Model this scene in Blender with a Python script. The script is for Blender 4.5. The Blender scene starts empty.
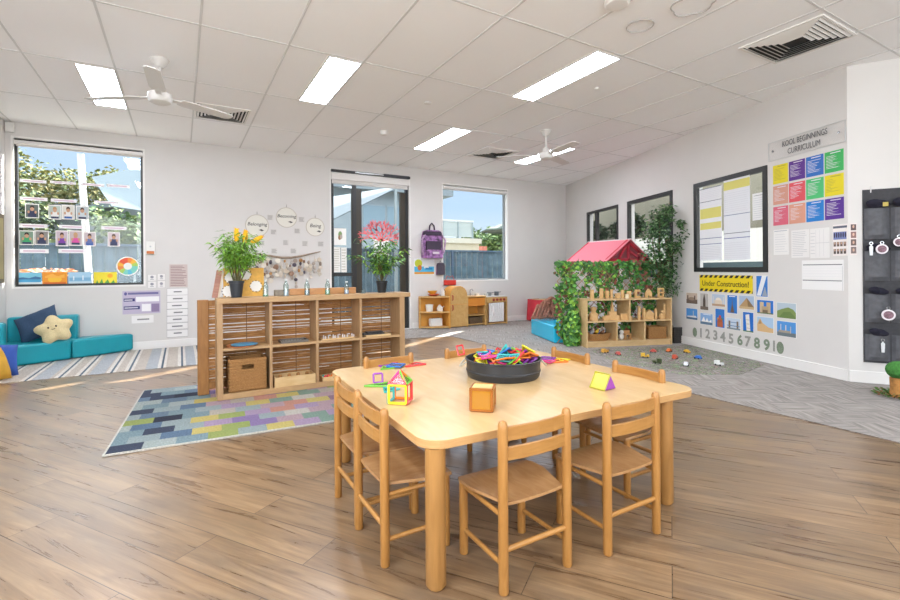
import bpy, math, random
from math import sin, cos, pi, radians, sqrt
from mathutils import Vector, Matrix
random.seed(7)
SC = bpy.context.scene
COL = SC.collection

# ------------------------------------------------------------ camera, world, sun, lights, exposure
FPX = 464.3; YAW = .526; ROLL = -.0071; CAMH = 1.10; CEIL = 3.027; YB = 7.90; RA = 4.846; RB = .3595
_F = Vector((sin(YAW), cos(YAW), 0)); _R = Vector((cos(YAW), -sin(YAW), 0)); _U = Vector((0, 0, 1))
cx_ = cos(ROLL) * _R + sin(ROLL) * _U; cy_ = -sin(ROLL) * _R + cos(ROLL) * _U
cam = bpy.data.cameras.new('camera'); cam_o = bpy.data.objects.new('camera', cam); COL.objects.link(cam_o)
cam.sensor_width = 36; cam.lens = 36 * FPX / 900; cam.shift_y = -30 / 900; cam.clip_start = .05; cam.clip_end = 300
cam_o.matrix_world = Matrix(((cx_.x, cy_.x, -_F.x, 0), (cx_.y, cy_.y, -_F.y, 0), (cx_.z, cy_.z, -_F.z, CAMH), (0, 0, 0, 1)))
SC.camera = cam_o

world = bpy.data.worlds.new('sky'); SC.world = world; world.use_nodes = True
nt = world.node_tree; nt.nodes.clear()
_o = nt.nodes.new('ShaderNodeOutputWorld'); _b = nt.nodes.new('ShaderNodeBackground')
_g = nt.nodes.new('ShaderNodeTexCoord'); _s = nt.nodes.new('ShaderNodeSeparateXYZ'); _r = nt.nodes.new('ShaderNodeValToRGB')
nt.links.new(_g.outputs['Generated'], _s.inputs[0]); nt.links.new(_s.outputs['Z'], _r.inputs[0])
_r.color_ramp.elements[0].position = 0.0; _r.color_ramp.elements[0].color = (.90, .94, .97, 1)
_x = _r.color_ramp.elements.new(.13); _x.color = (.55, .74, .98, 1)
_x = _r.color_ramp.elements.new(.34); _x.color = (.58, .73, .95, 1)
_x = _r.color_ramp.elements.new(.42); _x.color = (.84, .89, .96, 1)
_r.color_ramp.elements[-1].position = .8; _r.color_ramp.elements[-1].color = (.84, .89, .96, 1)
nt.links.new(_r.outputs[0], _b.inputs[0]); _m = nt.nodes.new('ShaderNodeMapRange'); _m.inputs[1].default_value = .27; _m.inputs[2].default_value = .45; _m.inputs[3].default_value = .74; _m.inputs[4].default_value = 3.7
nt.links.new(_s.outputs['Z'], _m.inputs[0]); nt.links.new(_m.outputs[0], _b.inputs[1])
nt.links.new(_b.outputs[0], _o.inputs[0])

SUN_DIR = Vector((-.85, -.53, -.62)).normalized()
sun = bpy.data.lights.new('sun', 'SUN'); sun.energy = 18.0; sun.angle = radians(.15); sun.color = (1, .95, .86)
sun_o = bpy.data.objects.new('sun', sun); COL.objects.link(sun_o); sun_o.location = (20, 20, 15)
sun_o.rotation_euler = SUN_DIR.to_track_quat('-Z', 'Y').to_euler()

def area(name, loc, target, sx, sy, e, c=(1, 1, 1)):
    l = bpy.data.lights.new(name, 'AREA'); l.shape = 'RECTANGLE'; l.size = sx; l.size_y = sy; l.energy = e; l.color = c
    o = bpy.data.objects.new(name, l); COL.objects.link(o); o.location = loc
    o.rotation_euler = (Vector(target) - Vector(loc)).to_track_quat('-Z', 'Y').to_euler(); return o
area('rear_fill_light', (1.5, -2.6, 1.9), (2.5, 3, 2.7), 5.5, 1.9, 120, (.93, .97, 1))  # fill lamp added behind the camera to brighten room and ceiling
area('side_fill_light', (-1.75, .6, 1.7), (3, 3, 2.1), 3.4, 1.8, 75, (.93, .97, 1))  # second added fill lamp, out of view by the left wall
LAMP = 19.0
SC.view_settings.view_transform = 'Standard'; SC.view_settings.look = 'None'
SC.view_settings.exposure = .60; SC.view_settings.gamma = 1.0; SC.view_settings.use_curve_mapping = False
SC.cycles.use_denoising = True; SC.cycles.max_bounces = 10; SC.cycles.diffuse_bounces = 6
SC.cycles.transparent_max_bounces = 16; SC.cycles.caustics_reflective = False; SC.cycles.caustics_refractive = False
SC.cycles.sample_clamp_indirect = 4.0

# ------------------------------------------------------------ pixel -> real plane helpers (measured on the photo)
def ray(px, py):
    x = (px - 450) / FPX; y = (270 - py) / FPX
    return _F + x * cx_ + y * cy_
C0 = Vector((0, 0, CAMH))
def PZ(px, py, z=0): r = ray(px, py); return C0 + r * ((z - CAMH) / r.z)
def PY(px, py, y=YB): r = ray(px, py); return C0 + r * (y / r.y)
def PPL(px, py, P, N): r = ray(px, py); return C0 + r * ((Vector(P) - C0).dot(N) / r.dot(N))

# wall frames: origin, U (to the right seen from the room), V up, N into the room
class Frame:
    def __init__(s, P, U):
        s.P = Vector(P); s.U = Vector(U).normalized(); s.V = Vector((0, 0, 1)); s.N = s.U.cross(s.V)
    def at(s, u, v, n=0): return s.P + s.U * u + s.V * v + s.N * n
    def uv(s, px, py, n=0):
        q = PPL(px, py, s.P + s.N * n, s.N) - s.P; return q.dot(s.U), q.z
    def mat(s, u, v, n=0):
        p = s.at(u, v, n); return Matrix(((s.U.x, s.V.x, s.N.x, p.x), (s.U.y, s.V.y, s.N.y, p.y), (s.U.z, s.V.z, s.N.z, p.z), (0, 0, 0, 1)))
BACK = Frame((0, YB, 0), (1, 0, 0))
RC_Y = 7.90; RIGHT = Frame((RA + RB * RC_Y, RC_Y, 0), (-RB, -1, 0))
COR = Vector((5.541, 1.935, 0)); RET = Frame(COR, (.55, -.835, 0))
RLEN = (Vector((RA + RB * RC_Y, RC_Y, 0)) - COR).length

# ------------------------------------------------------------ materials
def lin(c):
    return c / 12.92 if c <= .04045 else ((c + .055) / 1.055) ** 2.4
def H(h): h = h.lstrip('#'); return tuple(lin(int(h[i:i + 2], 16) / 255) for i in (0, 2, 4)) + (1,)
def newmat(name):
    m = bpy.data.materials.new(name); m.use_nodes = True; n = m.node_tree.nodes; return m, m.node_tree, n['Principled BSDF']
MC = {}
def M(hexc, rough=.55, name=None, metal=0, spec=.5, noise=0, trans=0, alpha=1, nscale=30, bump=0, emit=0, sheen=0):
    key = (hexc, rough, metal, spec, noise, trans, alpha, nscale, bump, emit)
    if key in MC: return MC[key]
    m, t, b = newmat(name or 'paint_' + hexc.strip('#')); MC[key] = m
    c = H(hexc); b.inputs['Base Color'].default_value = c; b.inputs['Roughness'].default_value = rough
    b.inputs['Metallic'].default_value = metal; b.inputs['Specular IOR Level'].default_value = spec
    b.inputs['Transmission Weight'].default_value = trans; b.inputs['Alpha'].default_value = alpha
    if emit: b.inputs['Emission Color'].default_value = c; b.inputs['Emission Strength'].default_value = emit
    if noise or bump:
        tc = t.nodes.new('ShaderNodeTexCoord'); nz = t.nodes.new('ShaderNodeTexNoise'); nz.inputs['Scale'].default_value = nscale; nz.inputs['Detail'].default_value = 4
        t.links.new(tc.outputs['Object'], nz.inputs['Vector'])
        if noise:
            mx = t.nodes.new('ShaderNodeMix'); mx.data_type = 'RGBA'
            mx.inputs[6].default_value = tuple(v * (1 - noise) for v in c[:3]) + (1,); mx.inputs[7].default_value = tuple(min(1, v * (1 + noise)) for v in c[:3]) + (1,)
            rp = t.nodes.new('ShaderNodeMapRange'); rp.inputs[1].default_value = .3; rp.inputs[2].default_value = .7
            t.links.new(nz.outputs[0], rp.inputs[0]); t.links.new(rp.outputs[0], mx.inputs[0]); t.links.new(mx.outputs[2], b.inputs['Base Color'])
        if bump:
            bp = t.nodes.new('ShaderNodeBump'); bp.inputs['Strength'].default_value = bump; bp.inputs['Distance'].default_value = .01
            t.links.new(nz.outputs[0], bp.inputs['Height']); t.links.new(bp.outputs[0], b.inputs['Normal'])
    return m
def wood(name, c1, c2, scale=(2, 18, 18), rough=.4, spec=.5, n=3.0):
    m, t, b = newmat(name); tc = t.nodes.new('ShaderNodeTexCoord'); mp = t.nodes.new('ShaderNodeMapping'); mp.inputs['Scale'].default_value = scale
    nz = t.nodes.new('ShaderNodeTexNoise'); nz.inputs['Scale'].default_value = n; nz.inputs['Detail'].default_value = 6; nz.inputs['Distortion'].default_value = .6
    rp = t.nodes.new('ShaderNodeValToRGB'); rp.color_ramp.elements[0].position = .3; rp.color_ramp.elements[0].color = H(c1); rp.color_ramp.elements[1].position = .7; rp.color_ramp.elements[1].color = H(c2)
    t.links.new(tc.outputs['Object'], mp.inputs[0]); t.links.new(mp.outputs[0], nz.inputs[0]); t.links.new(nz.outputs[0], rp.inputs[0]); t.links.new(rp.outputs[0], b.inputs['Base Color'])
    b.inputs['Roughness'].default_value = rough; b.inputs['Specular IOR Level'].default_value = spec
    return m
def glassy(name, tint, a=.12, rough=.02):
    m, t, b = newmat(name); t.nodes.remove(b)
    out = t.nodes['Material Output']; tr = t.nodes.new('ShaderNodeBsdfTransparent'); tr.inputs[0].default_value = H(tint)
    gl = t.nodes.new('ShaderNodeBsdfGlossy'); gl.inputs['Roughness'].default_value = rough; mx = t.nodes.new('ShaderNodeMixShader'); mx.inputs[0].default_value = a
    t.links.new(tr.outputs[0], mx.inputs[1]); t.links.new(gl.outputs[0], mx.inputs[2]); t.links.new(mx.outputs[0], out.inputs[0]); return m

WHITE = M('#E6E3DF', .6, 'white_paint'); WALLM = M('#DAD7D4', .75, 'wall_paint', spec=.25, noise=.015, nscale=3, bump=.02)
TRIMW = M('#ECEAE7', .45, 'white_trim'); PLAST = M('#E8E6E2', .4, 'white_plastic'); BLACKF = M('#2B2B2C', .4, 'black_aluminium')
MAPLE = wood('maple_laminate', '#CCAA78', '#D6B585', (6, 1.5, 6), .25, .5, 3)
BIRCH = wood('beech_wood', '#9E6D34', '#B28046', (20, 20, 2.2), .38)
BIRCHX = wood('beech_wood_rails', '#A06F36', '#B48347', (2.2, 20, 20), .38)
SEATM = wood('seat_plywood', '#A2774C', '#B48A5E', (12, 3, 12), .26, .6)
SHELFM = wood('shelf_oak', '#AE8A60', '#BC996E', (3, 12, 12), .5)
SHELFV = wood('shelf_oak_upright', '#A5815A', '#B5926A', (12, 12, 2.5), .5)
DARKW = wood('stained_pine', '#8E5F30', '#A6753E', (14, 14, 2), .5)
TWIG = wood('woven_twig', '#7E5230', '#C8965E', (3, 30, 60), .7, .2, 4)
PLY = wood('birch_plywood', '#CFAC79', '#DABB8C', (3, 8, 8), .45)
BLOCKW = wood('toy_block_wood', '#CFA56C', '#DDB883', (8, 8, 8), .5)
WICK = wood('wicker', '#8A6238', '#B98A58', (30, 30, 90), .8, .2, 3)

# ------------------------------------------------------------ mesh builder
class MB:
    def __init__(s): s.v = []; s.f = []; s.m = []; s.T = None
    def _add(s, vs, fs, m=0):
        o = len(s.v)
        if s.T is not None: vs = [s.T @ Vector(p) for p in vs]
        s.v += [tuple(p) for p in vs]; s.f += [tuple(o + i for i in f) for f in fs]; s.m += [m] * len(fs); return s
    def box(s, x0, x1, y0, y1, z0, z1, m=0):
        return s._add([(x0, y0, z0), (x1, y0, z0), (x1, y1, z0), (x0, y1, z0), (x0, y0, z1), (x1, y0, z1), (x1, y1, z1), (x0, y1, z1)],
                      [(0, 3, 2, 1), (4, 5, 6, 7), (0, 1, 5, 4), (1, 2, 6, 5), (2, 3, 7, 6), (3, 0, 4, 7)], m)
    def quad(s, a, b, c, d, m=0): return s._add([a, b, c, d], [(0, 1, 2, 3)], m)
    def tube(s, pts, r, n=8, m=0, cap=True):
        pts = [Vector(p) for p in pts]; rs = r if isinstance(r, (list, tuple)) else [r] * len(pts); vs = []; fs = []
        up = None
        for i, p in enumerate(pts):
            d = (pts[min(i + 1, len(pts) - 1)] - pts[max(i - 1, 0)]).normalized()
            if up is None: up = Vector((0, 0, 1)) if abs(d.z) < .9 else Vector((1, 0, 0))
            a = d.cross(up).normalized(); b = a.cross(d).normalized(); up = b
            for k in range(n):
                t = 2 * pi * k / n; vs.append(p + (a * cos(t) + b * sin(t)) * rs[i])
        for i in range(len(pts) - 1):
            for k in range(n):
                k2 = (k + 1) % n; fs.append((i * n + k, i * n + k2, (i + 1) * n + k2, (i + 1) * n + k))
        if cap: fs.append(tuple(range(n))[::-1]); fs.append(tuple((len(pts) - 1) * n + k for k in range(n)))
        return s._add(vs, fs, m)
    def lathe(s, prof, c=(0, 0, 0), n=20, m=0, cap=True):
        vs = []; fs = []
        for r, z in prof:
            for k in range(n): t = 2 * pi * k / n; vs.append((c[0] + r * cos(t), c[1] + r * sin(t), c[2] + z))
        for i in range(len(prof) - 1):
            for k in range(n): k2 = (k + 1) % n; fs.append((i * n + k, i * n + k2, (i + 1) * n + k2, (i + 1) * n + k))
        if cap:
            fs.append(tuple(range(n))[::-1]); fs.append(tuple((len(prof) - 1) * n + k for k in range(n)))
        return s._add(vs, fs, m)
    def prism(s, poly, h0, h1, m=0, axis='z'):
        n = len(poly)
        def P(a, b, h): return (a, b, h) if axis == 'z' else ((a, h, b) if axis == 'y' else (h, a, b))
        vs = [P(a, b, h0) for a, b in poly] + [P(a, b, h1) for a, b in poly]
        fs = [tuple(range(n))[::-1], tuple(range(n, 2 * n))] + [(i, (i + 1) % n, n + (i + 1) % n, n + i) for i in range(n)]
        return s._add(vs, fs, m)
    def ball(s, c, r, n=12, k=8, m=0):
        r = r if isinstance(r, (list, tuple)) else (r, r, r); vs = [(c[0], c[1], c[2] - r[2])]; fs = []
        for i in range(1, k):
            a = -pi / 2 + pi * i / k
            for j in range(n): t = 2 * pi * j / n; vs.append((c[0] + r[0] * cos(a) * cos(t), c[1] + r[1] * cos(a) * sin(t), c[2] + r[2] * sin(a)))
        vs.append((c[0], c[1], c[2] + r[2])); L = len(vs) - 1
        for j in range(n): fs.append((0, 1 + (j + 1) % n, 1 + j)); fs.append((L, 1 + (k - 2) * n + j, 1 + (k - 2) * n + (j + 1) % n))
        for i in range(k - 2):
            for j in range(n): a = 1 + i * n + j; b = 1 + i * n + (j + 1) % n; fs.append((a, b, b + n, a + n))
        return s._add(vs, fs, m)
    def build(s, name, mats, parent=None, mw=None, smooth=False, bevel=0, seg=2, sub=0):
        me = bpy.data.meshes.new(name); me.from_pydata(s.v, [], s.f)
        for m in (mats if isinstance(mats, (list, tuple)) else [mats]): me.materials.append(m)
        me.polygons.foreach_set('material_index', s.m)
        if smooth: me.polygons.foreach_set('use_smooth', [True] * len(s.f))
        me.update(); o = bpy.data.objects.new(name, me); COL.objects.link(o)
        if parent is not None: o.parent = parent
        if mw is not None: o.matrix_world = mw
        if bevel:
            b = o.modifiers.new('bevel', 'BEVEL'); b.width = bevel; b.segments = seg; b.limit_method = 'ANGLE'; b.angle_limit = radians(40)
        if sub:
            b = o.modifiers.new('sub', 'SUBSURF'); b.levels = b.render_levels = sub
        if smooth: me.set_sharp_from_angle(angle=radians(40))
        return o
def tag(o, label=None, cat=None, group=None, kind=None):
    if label: o['label'] = label
    if cat: o['category'] = cat
    if group: o['group'] = group
    if kind: o['kind'] = kind
    return o
def thing(name, label, cat, loc=(0, 0, 0), rz=0, group=None, mw=None):
    o = bpy.data.objects.new(name, None); COL.objects.link(o); o.empty_display_size = .05
    if mw is not None: o.matrix_world = mw
    else: o.location = loc; o.rotation_euler = (0, 0, rz)
    return tag(o, label, cat, group)
def dup(root, loc, rz, label, group=None):
    r = root.copy(); COL.objects.link(r); r.location = loc; r.rotation_euler = (0, 0, rz); r['label'] = label
    if group: r['group'] = group
    for ch in list(root.children):
        c = ch.copy(); COL.objects.link(c); c.parent = r
        for g in list(ch.children):
            d = g.copy(); COL.objects.link(d); d.parent = c
    return r
def struct(name, mb, m, **k): return tag(mb.build(name, m, **k), kind='structure')
def text(s, size, m, parent, u, v, n=.003, name='lettering', align='CENTER', mw=None, bold=0, shear=0, w=None):
    cu = bpy.data.curves.new(name, 'FONT'); cu.body = s; cu.size = size; cu.align_x = align; cu.align_y = 'CENTER'; cu.extrude = .0005; cu.offset = bold; cu.shear = shear
    cu.resolution_u = 3
    t = bpy.data.objects.new('tmp', cu); COL.objects.link(t); dg = bpy.context.evaluated_depsgraph_get(); dg.update()
    me = bpy.data.meshes.new_from_object(t.evaluated_get(dg)); bpy.data.objects.remove(t); me.materials.clear(); me.materials.append(m)
    if w:
        xs = [p.co.x for p in me.vertices]; k = w / (max(xs) - min(xs))
        for p in me.vertices: p.co.x *= k
    o = bpy.data.objects.new(name, me); COL.objects.link(o)
    if parent is not None: o.parent = parent
    if mw is not None: o.matrix_world = mw
    o.location = (u, v, n) if mw is None else o.location
    return o

# ------------------------------------------------------------ setting: floor
def floor_mat():
    m, t, b = newmat('oak_vinyl_planks'); N = t.nodes; L = t.links
    tc = N.new('ShaderNodeTexCoord'); mp = N.new('ShaderNodeMapping'); mp.vector_type = 'POINT'; mp.inputs['Rotation'].default_value = (0, 0, radians(55.5))
    L.new(tc.outputs['Object'], mp.inputs[0])
    br = N.new('ShaderNodeTexBrick'); br.offset = .37; br.inputs['Scale'].default_value = 1; br.inputs['Brick Width'].default_value = 1.25; br.inputs['Row Height'].default_value = .19
    br.inputs['Mortar Size'].default_value = .0020; br.inputs['Mortar Smooth'].default_value = .3; br.inputs['Color1'].default_value = (0, 0, 0, 1); br.inputs['Color2'].default_value = (1, 1, 1, 1); br.inputs['Mortar'].default_value = (.5, .5, .5, 1)
    L.new(mp.outputs[0], br.inputs[0])
    # shift the grain per plank
    ad = N.new('ShaderNodeVectorMath'); ad.operation = 'MULTIPLY_ADD'; L.new(br.outputs[0], ad.inputs[0]); ad.inputs[1].default_value = (7, 3, 5); 
    mp2 = N.new('ShaderNodeMapping'); mp2.inputs['Scale'].default_value = (1.1, 14, 1); L.new(mp.outputs[0], mp2.inputs[0]); L.new(mp2.outputs[0], ad.inputs[2])
    nz = N.new('ShaderNodeTexNoise'); nz.inputs['Scale'].default_value = 1.5; nz.inputs['Detail'].default_value = 9; nz.inputs['Distortion'].default_value = 1.1; nz.inputs['Roughness'].default_value = .62; L.new(ad.outputs[0], nz.inputs[0])
    rp = N.new('ShaderNodeValToRGB'); e = rp.color_ramp.elements; e[0].position = .22; e[0].color = H('#543F2E'); e[1].position = .72; e[1].color = H('#A08566'); x = e.new(.46); x.color = H('#80664B'); L.new(nz.outputs[0], rp.inputs[0])
    # knots
    mp3 = N.new('ShaderNodeMapping'); mp3.inputs['Scale'].default_value = (2.2, 8, 1); L.new(mp.outputs[0], mp3.inputs[0])
    nk = N.new('ShaderNodeTexNoise'); nk.inputs['Scale'].default_value = 1.3; nk.inputs['Detail'].default_value = 2; L.new(mp3.outputs[0], nk.inputs[0])
    kr = N.new('ShaderNodeMapRange'); kr.inputs[1].default_value = .66; kr.inputs[2].default_value = .78; kr.inputs[3].default_value = 0; kr.inputs[4].default_value = .6; L.new(nk.outputs[0], kr.inputs[0])
    mk = N.new('ShaderNodeMix'); mk.data_type = 'RGBA'; L.new(kr.outputs[0], mk.inputs[0]); L.new(rp.outputs[0], mk.inputs[6]); mk.inputs[7].default_value = H('#48342A')
    tint = N.new('ShaderNodeMix'); tint.data_type = 'RGBA'; tint.blend_type = 'MULTIPLY'; tint.inputs[0].default_value = 1
    tr = N.new('ShaderNodeValToRGB'); tr.color_ramp.elements[0].color = (.80, .79, .78, 1); tr.color_ramp.elements[1].color = (1.14, 1.12, 1.08, 1); L.new(br.outputs[0], tr.inputs[0])
    L.new(mk.outputs[2], tint.inputs[6]); L.new(tr.outputs[0], tint.inputs[7])
    sm = N.new('ShaderNodeTexNoise'); sm.inputs['Scale'].default_value = 1; sm.inputs['Detail'].default_value = 5; mp4 = N.new('ShaderNodeMapping'); mp4.inputs['Scale'].default_value = (2.0, 6, 1); L.new(mp.outputs[0], mp4.inputs[0]); L.new(mp4.outputs[0], sm.inputs[0])
    sr = N.new('ShaderNodeMapRange'); sr.inputs[1].default_value = .48; sr.inputs[2].default_value = .66; sr.inputs[4].default_value = .42; L.new(sm.outputs[0], sr.inputs[0])
    s2 = N.new('ShaderNodeMix'); s2.data_type = 'RGBA'; L.new(sr.outputs[0], s2.inputs[0]); L.new(tint.outputs[2], s2.inputs[6]); s2.inputs[7].default_value = H('#5E5146')
    gm = N.new('ShaderNodeMix'); gm.data_type = 'RGBA'; L.new(br.outputs['Fac'], gm.inputs[0]); L.new(s2.outputs[2], gm.inputs[6]); gm.inputs[7].default_value = H('#453427'); L.new(gm.outputs[2], b.inputs['Base Color'])
    rr = N.new('ShaderNodeMapRange'); rr.inputs[3].default_value = .22; rr.inputs[4].default_value = .36; L.new(nz.outputs[0], rr.inputs[0]); L.new(rr.outputs[0], b.inputs['Roughness'])
    bp = N.new('ShaderNodeBump'); bp.inputs['Strength'].default_value = .12; bp.inputs['Distance'].default_value = .004; L.new(nz.outputs[0], bp.inputs['Height']); L.new(bp.outputs[0], b.inputs['Normal'])
    b.inputs['Specular IOR Level'].default_value = .7; b.inputs['Coat Weight'].default_value = .25; b.inputs['Coat Roughness'].default_value = .3
    return m
def carpet_mat():
    m, t, b = newmat('grey_herringbone_carpet'); N = t.nodes; L = t.links
    tc = N.new('ShaderNodeTexCoord'); mp = N.new('ShaderNodeMapping'); mp.inputs['Rotation'].default_value = (0, 0, radians(35)); L.new(tc.outputs['Object'], mp.inputs[0])
    ck = N.new('ShaderNodeTexChecker'); ck.inputs['Scale'].default_value = 4; L.new(mp.outputs[0], ck.inputs[0])
    outs = []
    for sc in ((4, 45, 1), (45, 4, 1)):
        q = N.new('ShaderNodeMapping'); q.inputs['Scale'].default_value = sc; L.new(mp.outputs[0], q.inputs[0])
        z = N.new('ShaderNodeTexNoise'); z.inputs['Scale'].default_value = 1; z.inputs['Detail'].default_value = 3; L.new(q.outputs[0], z.inputs[0]); outs.append(z)
    mx = N.new('ShaderNodeMix'); mx.data_type = 'FLOAT'; L.new(ck.outputs['Fac'], mx.inputs[0]); L.new(outs[0].outputs[0], mx.inputs[2]); L.new(outs[1].outputs[0], mx.inputs[3])
    rp = N.new('ShaderNodeValToRGB'); rp.color_ramp.elements[0].position = .32; rp.color_ramp.elements[0].color = H('#5E554F'); rp.color_ramp.elements[1].position = .68; rp.color_ramp.elements[1].color = H('#9C928A')
    L.new(mx.outputs[0], rp.inputs[0]); L.new(rp.outputs[0], b.inputs['Base Color']); b.inputs['Roughness'].default_value = .85; b.inputs['Specular IOR Level'].default_value = .25
    b.inputs['Sheen Weight'].default_value = .25
    return m
f = MB(); f.prism([(-1.95, -3), (7.3, -3), (7.3, -.6), (5.56, 1.93), (7.75, 7.95), (-1.95, 7.95)], -.08, 0); struct('floor', f, floor_mat())
f = MB(); f.prism([(3.87, -3), (7.2, -3), (7.2, -.55), (5.54, 1.935), (7.68, 7.9), (2.24, 7.9), (2.24, 6.95), (3.2, 6.8), (3.87, 6.6)], .0005, .006); struct('floor_carpet', f, carpet_mat())

# walls with openings
def wall(name, fr, u0, u1, ops, th=.14, z1=3.2):
    us = sorted({u0, u1, *[o[0] for o in ops], *[o[1] for o in ops]}); vs = sorted({-.05, z1, *[o[2] for o in ops], *[o[3] for o in ops]}); mb = MB()
    for i in range(len(us) - 1):
        for j in range(len(vs) - 1):
            uc = (us[i] + us[i + 1]) / 2; vc = (vs[j] + vs[j + 1]) / 2
            if any(o[0] < uc < o[1] and o[2] < vc < o[3] for o in ops): continue
            mb.box(us[i], us[i + 1], vs[j], vs[j + 1], -th, 0)
    return struct(name, mb, WALLM, mw=fr.mat(0, 0))
W1 = (-1.835, -.45, .92, 2.83); DR = (2.235, 3.715, 0.0, 2.83); W3 = (4.43, 6.0, .89, 2.78)
wall('wall_back', BACK, -2.1, 7.72, [W1, DR, W3])
def ru(px): return RIGHT.uv(px, 230)[0]
RW1 = (ru(587), ru(618.5), .95, 2.28); RW2 = (ru(627.5), ru(673), .95, 2.285); RW3 = (ru(694), ru(768), 1.045, 2.285)
wall('wall_right', RIGHT, -.1, RLEN, [RW1, RW2, RW3])
wall('wall_right_return', RET, 0, 3.1, [])
LEFT = Frame((-1.91, -3, 0), (0, 1, 0)); wall('wall_left', LEFT, 0, 11, [(2.0, 5.2, .9, 2.6)])
FRONT = Frame((7.4, -3, 0), (-1, 0, 0)); wall('wall_front', FRONT, 0, 9.4, [(3.0, 8.6, .9, 2.8)])
RWL = Frame((7.22, -.63, 0), (0, -1, 0)); wall('wall_right_rear', RWL, 0, 2.4, [])

def ceil_mat():
    m, t, b = newmat('ceiling_tile'); N = t.nodes; L = t.links; b.inputs['Base Color'].default_value = H('#F8F8F8'); b.inputs['Roughness'].default_value = .9
    tc = N.new('ShaderNodeTexCoord'); nz = N.new('ShaderNodeTexNoise'); nz.inputs['Scale'].default_value = 120; L.new(tc.outputs['Object'], nz.inputs[0])
    bp = N.new('ShaderNodeBump'); bp.inputs['Strength'].default_value = .15; bp.inputs['Distance'].default_value = .003; L.new(nz.outputs[0], bp.inputs['Height']); L.new(bp.outputs[0], b.inputs['Normal']); return m
LX = [-.83, 1.165, 3.19, 5.165]   # fixture left edges
LIGHTS = [(0, 5.40), (1, 4.13), (2, 2.88), (2, 5.40), (3, 5.40), (0, 2.88), (0, .35), (2, .35)]
c = MB(); c.prism([(-1.95, -3.05), (7.3, -3.05), (7.3, -.6), (5.56, 1.93), (7.75, 7.95), (-1.95, 7.95)], CEIL, CEIL + .1); struct('ceiling', c, ceil_mat())
g = MB(); w_ = .0085; xr = lambda y: 5.541 + (y - 1.935) * RB if y > 1.935 else 5.541 + (1.935 - y) * .6587
ys = [6.63, 5.37, 4.105, 2.845, 1.595, .335, -.925, -2.185]; xs = [-1.85 + .665 * i for i in range(15)]
for y in ys: g.box(-1.91, min(xr(y), 7.2), y - w_, y + w_, CEIL - .003, CEIL + .001)
for x in xs:
    if x < 5.541: g.box(x - w_, x + w_, -3, 7.9, CEIL - .004, CEIL + .001)
    else:
        y1 = 7.9; y0 = 1.935 + (x - 5.541) / RB
        if y0 < 7.9: g.box(x - w_, x + w_, y0, y1, CEIL - .004, CEIL + .001)
        g.box(x - w_, x + w_, -3, 1.935 - (x - 5.541) / .6587, CEIL - .004, CEIL + .001)
struct('trim_1', g, M('#D6D6D5', .5, 'ceiling_grid'))
# baseboards
def base(name, fr, u0, u1, skip=()):
    mb = MB(); segs = [(u0, u1)]
    for a, b in skip: segs = [(u0, a), (b, u1)]
    for a, b in segs: mb.box(a, b, 0, .115, 0, .014)
    struct(name, mb, TRIMW, mw=fr.mat(0, 0), bevel=.003)
base('baseboard_back', BACK, -1.9, 7.66, [(DR[0] - .05, DR[1] + .05)]); base('baseboard_right', RIGHT, .02, RLEN); base('baseboard_right_return', RET, 0, 3.1); base('baseboard_left', LEFT, 0, 10.9)

# windows: white reveal, frame bars and glass panes
GLASS = glassy('window_glass', '#FCFEFE', .025)
def bars(mb, u0, u1, v0, v1, t, n0, n1, m=0, tt=None, tb=None):
    tt = t if tt is None else tt; tb = t if tb is None else tb
    mb.box(u0, u0 + t, v0, v1, n0, n1, m); mb.box(u1 - t, u1, v0, v1, n0, n1, m); mb.box(u0 + t, u1 - t, v0, v0 + tb, n0, n1, m); mb.box(u0 + t, u1 - t, v1 - tt, v1, n0, n1, m)
def window(name, fr, op, dark=True, t=.05, mull=(), hor=(), lining=True, n=-.05):
    root = thing(name, None, None, mw=fr.mat(0, 0)); root['kind'] = 'structure'
    if lining:
        l = MB(); bars(l, op[0] - .02, op[1] + .02, op[2] - .02, op[3] + .02, .024, -.14, .006); l.build('reveal', TRIMW, root)
    a = MB(); bars(a, op[0] + .004, op[1] - .004, op[2] + .004, op[3] - .004, t, n - .04, n + .01)
    for u in mull: a.box(u - .035, u + .035, op[2] + t, op[3] - t, n - .045, n + .012)
    for (ua, ub, v) in hor: a.box(ua, ub, v - .03, v + .03, n - .04, n + .01)
    a.build('window_frame', BLACKF if dark else M('#8A8F90', .4, 'grey_aluminium'), root)
    p = MB(); p.box(op[0] + t, op[1] - t, op[2] + t, op[3] - t, n - .018, n - .012); p.build('pane', GLASS, root)
    return root
window('window_1', BACK, W1, True, .03)
window('window_2', BACK, W3, False, .03, n=-.09)
window('window_3', RIGHT, RW1, True, .05, mull=((RW1[0] + .40),), n=0.0, lining=False)
window('window_4', RIGHT, RW2, True, .06, n=0.0, lining=False)
window('window_5', RIGHT, RW3, True, .06, n=0.0, lining=False)
window('window_6', LEFT, (2.0, 5.2, .9, 2.6), True, .05, mull=(3.6,))
window('window_7', FRONT, (3.0, 8.6, .9, 2.8), True, .05, mull=(5.8,))
window('door_1', BACK, (DR[0], DR[1], .01, DR[3]), True, .055, mull=(2.665,), hor=((2.28, 2.64, 1.035),))
d = MB(); d.box(2.62, 2.80, .02, 2.55, -.10, -.05); d.box(3.55, 3.70, .02, 2.55, -.10, -.05); o = d.build('door_stile', M('#3A342A', .4, 'bronze_aluminium'), None, mw=BACK.mat(0, 0)); o['kind'] = 'structure'; o.name = 'trim_2'

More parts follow.
